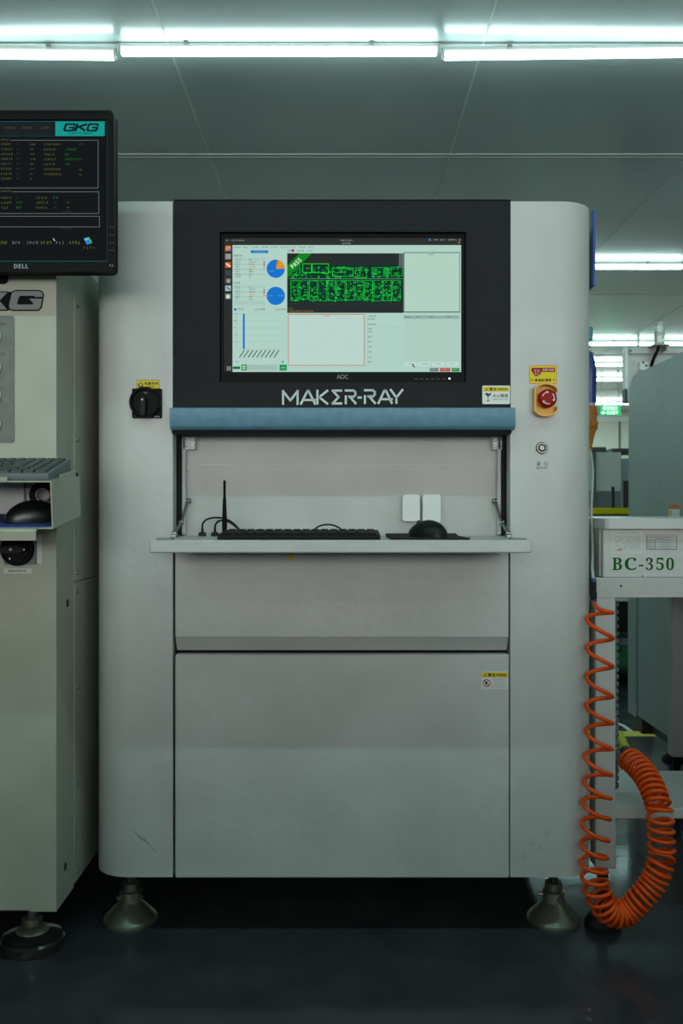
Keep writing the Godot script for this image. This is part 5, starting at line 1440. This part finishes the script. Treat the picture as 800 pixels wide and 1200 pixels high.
func printer_picture() -> Image:
	var k := 4.0
	var x0 := -129.8
	var im := Image.create(1021, 666, false, Image.FORMAT_RGB8)
	im.fill(rgb(13, 17, 20))
	var R := func(a: float, b: float, c: float, d: float) -> Rect2: return Rect2((a - x0) * k, (b - 139.8) * k, (c - a) * k, (d - b) * k)
	var P := func(x: float, y: float) -> Vector2: return Vector2((x - x0) * k, (y - 139.8) * k)
	var fill := func(a: float, b: float, c: float, d: float, col: Color) -> void: im.fill_rect(Rect2i(R.call(a, b, c, d)), col)
	var text := func(x: float, y: float, w: float, h: float, c: Color) -> void: marks_on(im, (x - x0) * k, (y - 139.8) * k, w * k, h * k, c)
	var teal := rgb(22, 88, 92)
	var rule := rgb(96, 106, 106)
	var yel := rgb(112, 112, 44)
	var grn := rgb(30, 140, 52)
	fill.call(-129, 141, 63.4, 157.4, rgb(24, 29, 31))
	for q in [-120, -90, -60, -30, 6, 26, 48]: text.call(q, 147.4, 11 if q < 40 else 9, 2.6, rgb(86, 94, 94))
	fill.call(-129, 158, 63.8, 158.6, teal)
	box_on(im, R.call(-129, 141, 125.2, 305.6), 3, teal)
	fill.call(64.4, 141.2, 122, 158.6, rgb(16, 148, 138))
	# maker's letters on the teal plate, then its small line of print
	var ink := rgb(8, 26, 34)
	for q in 3:
		var g: String = ROMAN[["G", "K", "G"][q]]
		glyphs_on(im, g, P.call(74.6 + q * 13.4, 151.8), Vector2(11.4 * k, 0), Vector2(1.4 * k, -7.4 * k), 8, ink)
	text.call(80, 154.2, 14, 2, ink); text.call(97, 154.2, 11, 2, ink)
	for q in [[163, 219.6, 114.6], [223.4, 249.6, 115.4], [252.2, 265.4, 116]]: box_on(im, R.call(-127, q[0], q[2], q[1]), 3, rule)
	fill.call(0, 160.6, 12, 165, rgb(13, 17, 20)); text.call(1, 161.6, 10, 2.4, yel)
	fill.call(0, 221.4, 14, 225, rgb(13, 17, 20)); text.call(1, 222, 12, 2.4, yel)
	for col in [-120, -60, 1]:
		for q in 8:
			var y := 166.6 + q * 5.8
			text.call(col, y, 13, 2.6, yel); text.call(col + 18, y, 3 + q % 3, 2, rgb(50, 62, 62)); text.call(col + 34, y + 0.6, 5 if q < 4 else 3.4, 1.8, yel)
	for q in 7:
		var y := 167.0 + q * 5.8
		text.call(51, y, 19 if q in [0, 5, 6] else 13, 2.6, yel)
		if q > 0 and q < 5: text.call(76, y - 0.2, [0, 13, 5, 19, 5][q], 2.8, grn)
		elif q != 0: text.call(92, y + 1, 3, 2, yel)
		else: text.call(91, y, 4, 1.8, rgb(70, 74, 50))
	for col in [-120, -60, 1]:
		for q in 3:
			text.call(col, 229.4 + q * 5.8, 13 if q == 0 else 9.6, 2.8, yel)
			text.call(col + 18, 229.4 + q * 5.8, 6 if q else 2.6, 2.8, grn if q else rgb(50, 60, 60))
	for q in 3:
		text.call(42, 229.4 + q * 5.8, 13, 2.8, yel); text.call(62, 229.2 + q * 5.8, 6 if q == 0 else 3.6, 2.8, grn if q == 0 else rgb(34, 70, 66))
		if q: text.call(78, 229.6 + q * 5.8, 3, 2, yel)
	text.call(73, 246, 11, 2, rgb(84, 34, 100)); text.call(73, 265.6, 11, 2, rgb(84, 34, 100))
	for q in [[-120, yel], [-90, yel], [-60, rgb(106, 112, 112)], [-28, yel], [-1, yel], [14, rgb(106, 112, 112)], [31, rgb(106, 112, 112)], [47.6, yel], [65, rgb(106, 112, 112)], [80.4, yel]]:
		box_on(im, R.call(q[0] - 2, 277.4, q[0] + 13.4, 290.6), 1, rgb(26, 34, 38)); text.call(q[0], 282, 10.6, 3.6, q[1])
	line_on(im, P.call(62, 278.8), P.call(63.6, 281.2), 4, rgb(180, 190, 190))
	for q in 22: line_on(im, P.call(98.4 + q * 0.14, 279 + q * 0.3), P.call(103.4 + q * 0.14, 277.6 + q * 0.3), 4, rgb(40, 124, 200) if q > 8 else rgb(96, 180, 220))
	for q in 10: line_on(im, P.call(102.6 + q * 0.2, 277.4 + q * 0.36), P.call(105.4 + q * 0.14, 280.6 + q * 0.3), 4, rgb(80, 170, 70))
	text.call(97.4, 288, 10.6, 3.4, yel)
	return im


# ---------------------------------------------------------------- air gun, tube and coiled hose
func air_line() -> void:
	# gun: hangs beside the machine, tip wrapped in amber tape
	var gz := -0.35
	var gx := fx(690.6, gz)
	var g := thing("air_gun", "blue hand tool hanging tip down, its lower end wrapped in amber tape", "air gun", Vector3(gx, 0, gz))
	obj("grip", Solid.new().lathe(Vector3.ZERO, Vector3.UP, [Vector2(0, 1.192), Vector2(0.0155, 1.192), Vector2(0.0158, 1.215), Vector2(0.0162, 1.235), Vector2(0.0172, 1.255), Vector2(0.0165, 1.275), Vector2(0.0125, 1.298), Vector2(0.0075, 1.314), Vector2(0.004, 1.322), Vector2(0, 1.323)], 32, true), M.tool_blue, g)
	for q in 5:
		obj("grip_ring", Solid.new().lathe(Vector3(0, 1.199 + q * 0.0085, 0), Vector3.UP, [Vector2(0.0155, 0), Vector2(0.0168, 0.0008), Vector2(0.0168, 0.003), Vector2(0.0155, 0.0038)], 32), M.tool_blue, g)
	obj("collar", Solid.new().lathe(Vector3.ZERO, Vector3.UP, [Vector2(0, 1.184), Vector2(0.0155, 1.184), Vector2(0.0155, 1.192), Vector2(0, 1.192)], 28), M.dim_letter, g)
	var wrap := func(u: float, w: float) -> Vector3:
		var rr := [0.0066, 0.007, 0.0085, 0.0105, 0.0145, 0.0185, 0.0205, 0.0185, 0.0172, 0.0168, 0.0165]
		var p := w * 10.0
		var r: float = lerpf(rr[int(minf(p, 9.0))], rr[int(minf(p, 9.0)) + 1], p - minf(floor(p), 9.0))
		r *= 1.0 + 0.05 * sin(u * TAU * 3.0 + w * 40.0) + 0.03 * sin(u * TAU * 5.0 - w * 23.0)
		return Vector3(cos(u * TAU) * r, 1.0745 + 0.1095 * w, sin(u * TAU) * r)
	obj("tape_wrap", Solid.new().skin(wrap, 28, 30, Vector3(0, 1.13, 0)), M.amber, g)
	var hk := thing("tool_hook", "teal strap hook on the big machine's side, holding the blue tool", "hook", Vector3(gx, 0, gz))
	obj("strap", Solid.new().slab(Vector3(0.5455 - gx, 1.348, -0.012), Vector3(0.006, 1.382, 0.012), 0.003), M.teal, hk)
	var wire := []
	for q in [[0.0, 1.35], [0.004, 1.342], [0.001, 1.334], [-0.003, 1.329], [0.0, 1.322], [0.007, 1.318], [0.012, 1.322]]: wire.append(Vector3(q[0], q[1], 0))
	obj("wire", Solid.new().tube(soft_path(wire, 4), 0.0012, 6), M.ink, hk)
	# clear tube down to the blue-collared fitting
	var fz := -0.025
	var fxx := fx(695.4, fz)
	var tube := [Vector3(gx, 1.078, gz), Vector3(0.607, 1.02, -0.27), Vector3(0.568, 0.93, -0.135), Vector3(0.566, 0.87, -0.12), Vector3(0.556, 0.82, -0.08), Vector3(0.546, 0.797, -0.045), Vector3(fxx, fy(680, fz), fz)]
	var at := thing("air_tube", "thin pale air tube from the blue tool down to the hose fitting", "tube")
	obj("tube", Solid.new().tube(soft_path(tube, 8), 0.0033, 10), M.air_tube, at)
	var ft := thing("hose_fitting", "black push-in fitting with blue rings joining tube and orange hose", "fitting", Vector3(fxx, fy(706, fz), fz))
	var H := fy(677.5, fz) - fy(706, fz)
	obj("body", Solid.new().lathe(Vector3.ZERO, Vector3.UP, [Vector2(0, H * 0.12), Vector2(0.0056, H * 0.12), Vector2(0.0066, H * 0.2), Vector2(0.0066, H * 0.42), Vector2(0.005, H * 0.5), Vector2(0.0058, H * 0.6), Vector2(0.0058, H * 0.86), Vector2(0, H * 0.86)], 28), M.rubber, ft)
	obj("ring", Solid.new().lathe(Vector3.ZERO, Vector3.UP, [Vector2(0, 0), Vector2(0.0062, 0), Vector2(0.0066, H * 0.12), Vector2(0, H * 0.12)], 28), M.fitting_blue, ft)
	obj("ring", Solid.new().lathe(Vector3(0, H * 0.86, 0), Vector3.UP, [Vector2(0, 0), Vector2(0.0056, 0), Vector2(0.0054, H * 0.14), Vector2(0, H * 0.14)], 28), M.fitting_blue, ft)
	# the coil: centre line (picture place, depth), turns so far, coil radius
	var knots := [
		[702.4, 716, 0.005, 0.0, 0.0265], [702.3, 747, 0.005, 1.0, 0.0268], [702.2, 780, 0.005, 2.0, 0.027], [702, 815, 0.005, 3.0, 0.027], [701.8, 846, 0.005, 4.0, 0.027],
		[701.4, 876, 0.005, 5.0, 0.027], [700.4, 906, 0.005, 6.0, 0.0275], [699.4, 933, 0.005, 7.0, 0.0285], [698.2, 957, 0.005, 8.0, 0.029], [696.8, 982, 0.005, 9.0, 0.0285], [695.6, 1003, 0.005, 10.0, 0.0275], [696.0, 1021, 0.005, 11.0, 0.0265], [697.5, 1035, 0.005, 12.0, 0.027],
		[701, 1048, 0.005, 13.0, 0.027], [706.5, 1060, 0.005, 14.2, 0.0265], [715, 1068.5, 0.005, 16.0, 0.0262], [727, 1071.5, 0.005, 18.2, 0.0258], [738, 1066, 0.005, 20.6, 0.0256], [750, 1054, 0.008, 23.2, 0.0255],
		[760, 1042, 0.008, 25.4, 0.0255], [768, 1029, 0.008, 27.6, 0.0255], [773.4, 1013, 0.008, 29.8, 0.0255], [775, 1000, 0, 31.2, 0.0255], [775, 989, 0, 32.2, 0.0255], [774.6, 978, 0, 33.2, 0.0255], [774, 966, 0, 34.2, 0.0255],
		[772, 948, 0, 35.8, 0.025], [768, 934, -0.015, 37.6, 0.0245], [762, 919, -0.04, 40.2, 0.0245], [754, 906, -0.07, 42.8, 0.0245], [745, 896, -0.1, 45.2, 0.0245], [737, 889.5, -0.125, 47.2, 0.0245]]
	var centre := []
	var info := []
	for i in knots.size() - 1:
		var q := []
		for d in [-1, 0, 1, 2]:
			var w: Array = knots[clampi(i + d, 0, knots.size() - 1)]
			q.append([Vector3(fx(w[0], w[2]), fy(w[1], w[2]), w[2]), w[3], w[4]])
		var steps := maxi(4, int((q[2][1] - q[1][1]) * 20.0))
		for k in steps:
			var s := float(k) / steps
			centre.append((q[1][0] as Vector3).cubic_interpolate(q[2][0], q[0][0], q[3][0], s))
			info.append(Vector2(lerpf(q[1][1], q[2][1], s), lerpf(q[1][2], q[2][2], s)))
	var path := soft_path([Vector3(fx(695.4, -0.025), fy(704, -0.025), -0.025), Vector3(fx(696.2, -0.018), fy(707.5, -0.018), -0.018), Vector3(fx(700, 0.006), fy(712.4, 0.006), 0.006), Vector3(fx(708, 0.022), fy(716, 0.022), 0.022), Vector3(fx(715, 0.018), fy(717.6, 0.018), 0.018)], 5)
	var side := Vector3.RIGHT
	for i in centre.size():
		var t: Vector3 = (centre[mini(i + 1, centre.size() - 1)] - centre[maxi(i - 1, 0)]).normalized()
		side = (side - t * side.dot(t)).normalized()
		var up := side.cross(t).normalized()
		var a: float = info[i].x * TAU
		path.append(centre[i] + (side * cos(a) + up * sin(a)) * info[i].y - t * ((0.0012 * sin(a) - 0.0036 * cos(a)) * clampf((12.0 - info[i].x) / 3.0, 0.0, 1.0)))
	tag(obj("coiled_hose", Solid.new().tube(path, 0.0045, 9), M.hose), "bright orange coiled air hose hanging beside the conveyor leg and looping up", "hose")
	# where the coil ends: a grey sleeve with a yellow band, running up behind the leg
	var sl := thing("hose_end", "grey hose sleeve with a yellow-green band at the coil's upper end", "hose end")
	var e0: Vector3 = centre[-1]
	var e1 := Vector3(0.636, 0.43, -0.215)
	obj("sleeve", Solid.new().tube([e0.lerp(e1, 0.12), e0.lerp(e1, 0.5), e1, Vector3(0.625, 0.5, -0.24)], 0.011, 14), M.grey_key, sl)
	obj("band", Solid.new().tube([e0.lerp(e1, 0.25), e0.lerp(e1, 0.62)], 0.0128, 18), paint(rgb(176, 190, 70), 0.5), sl)
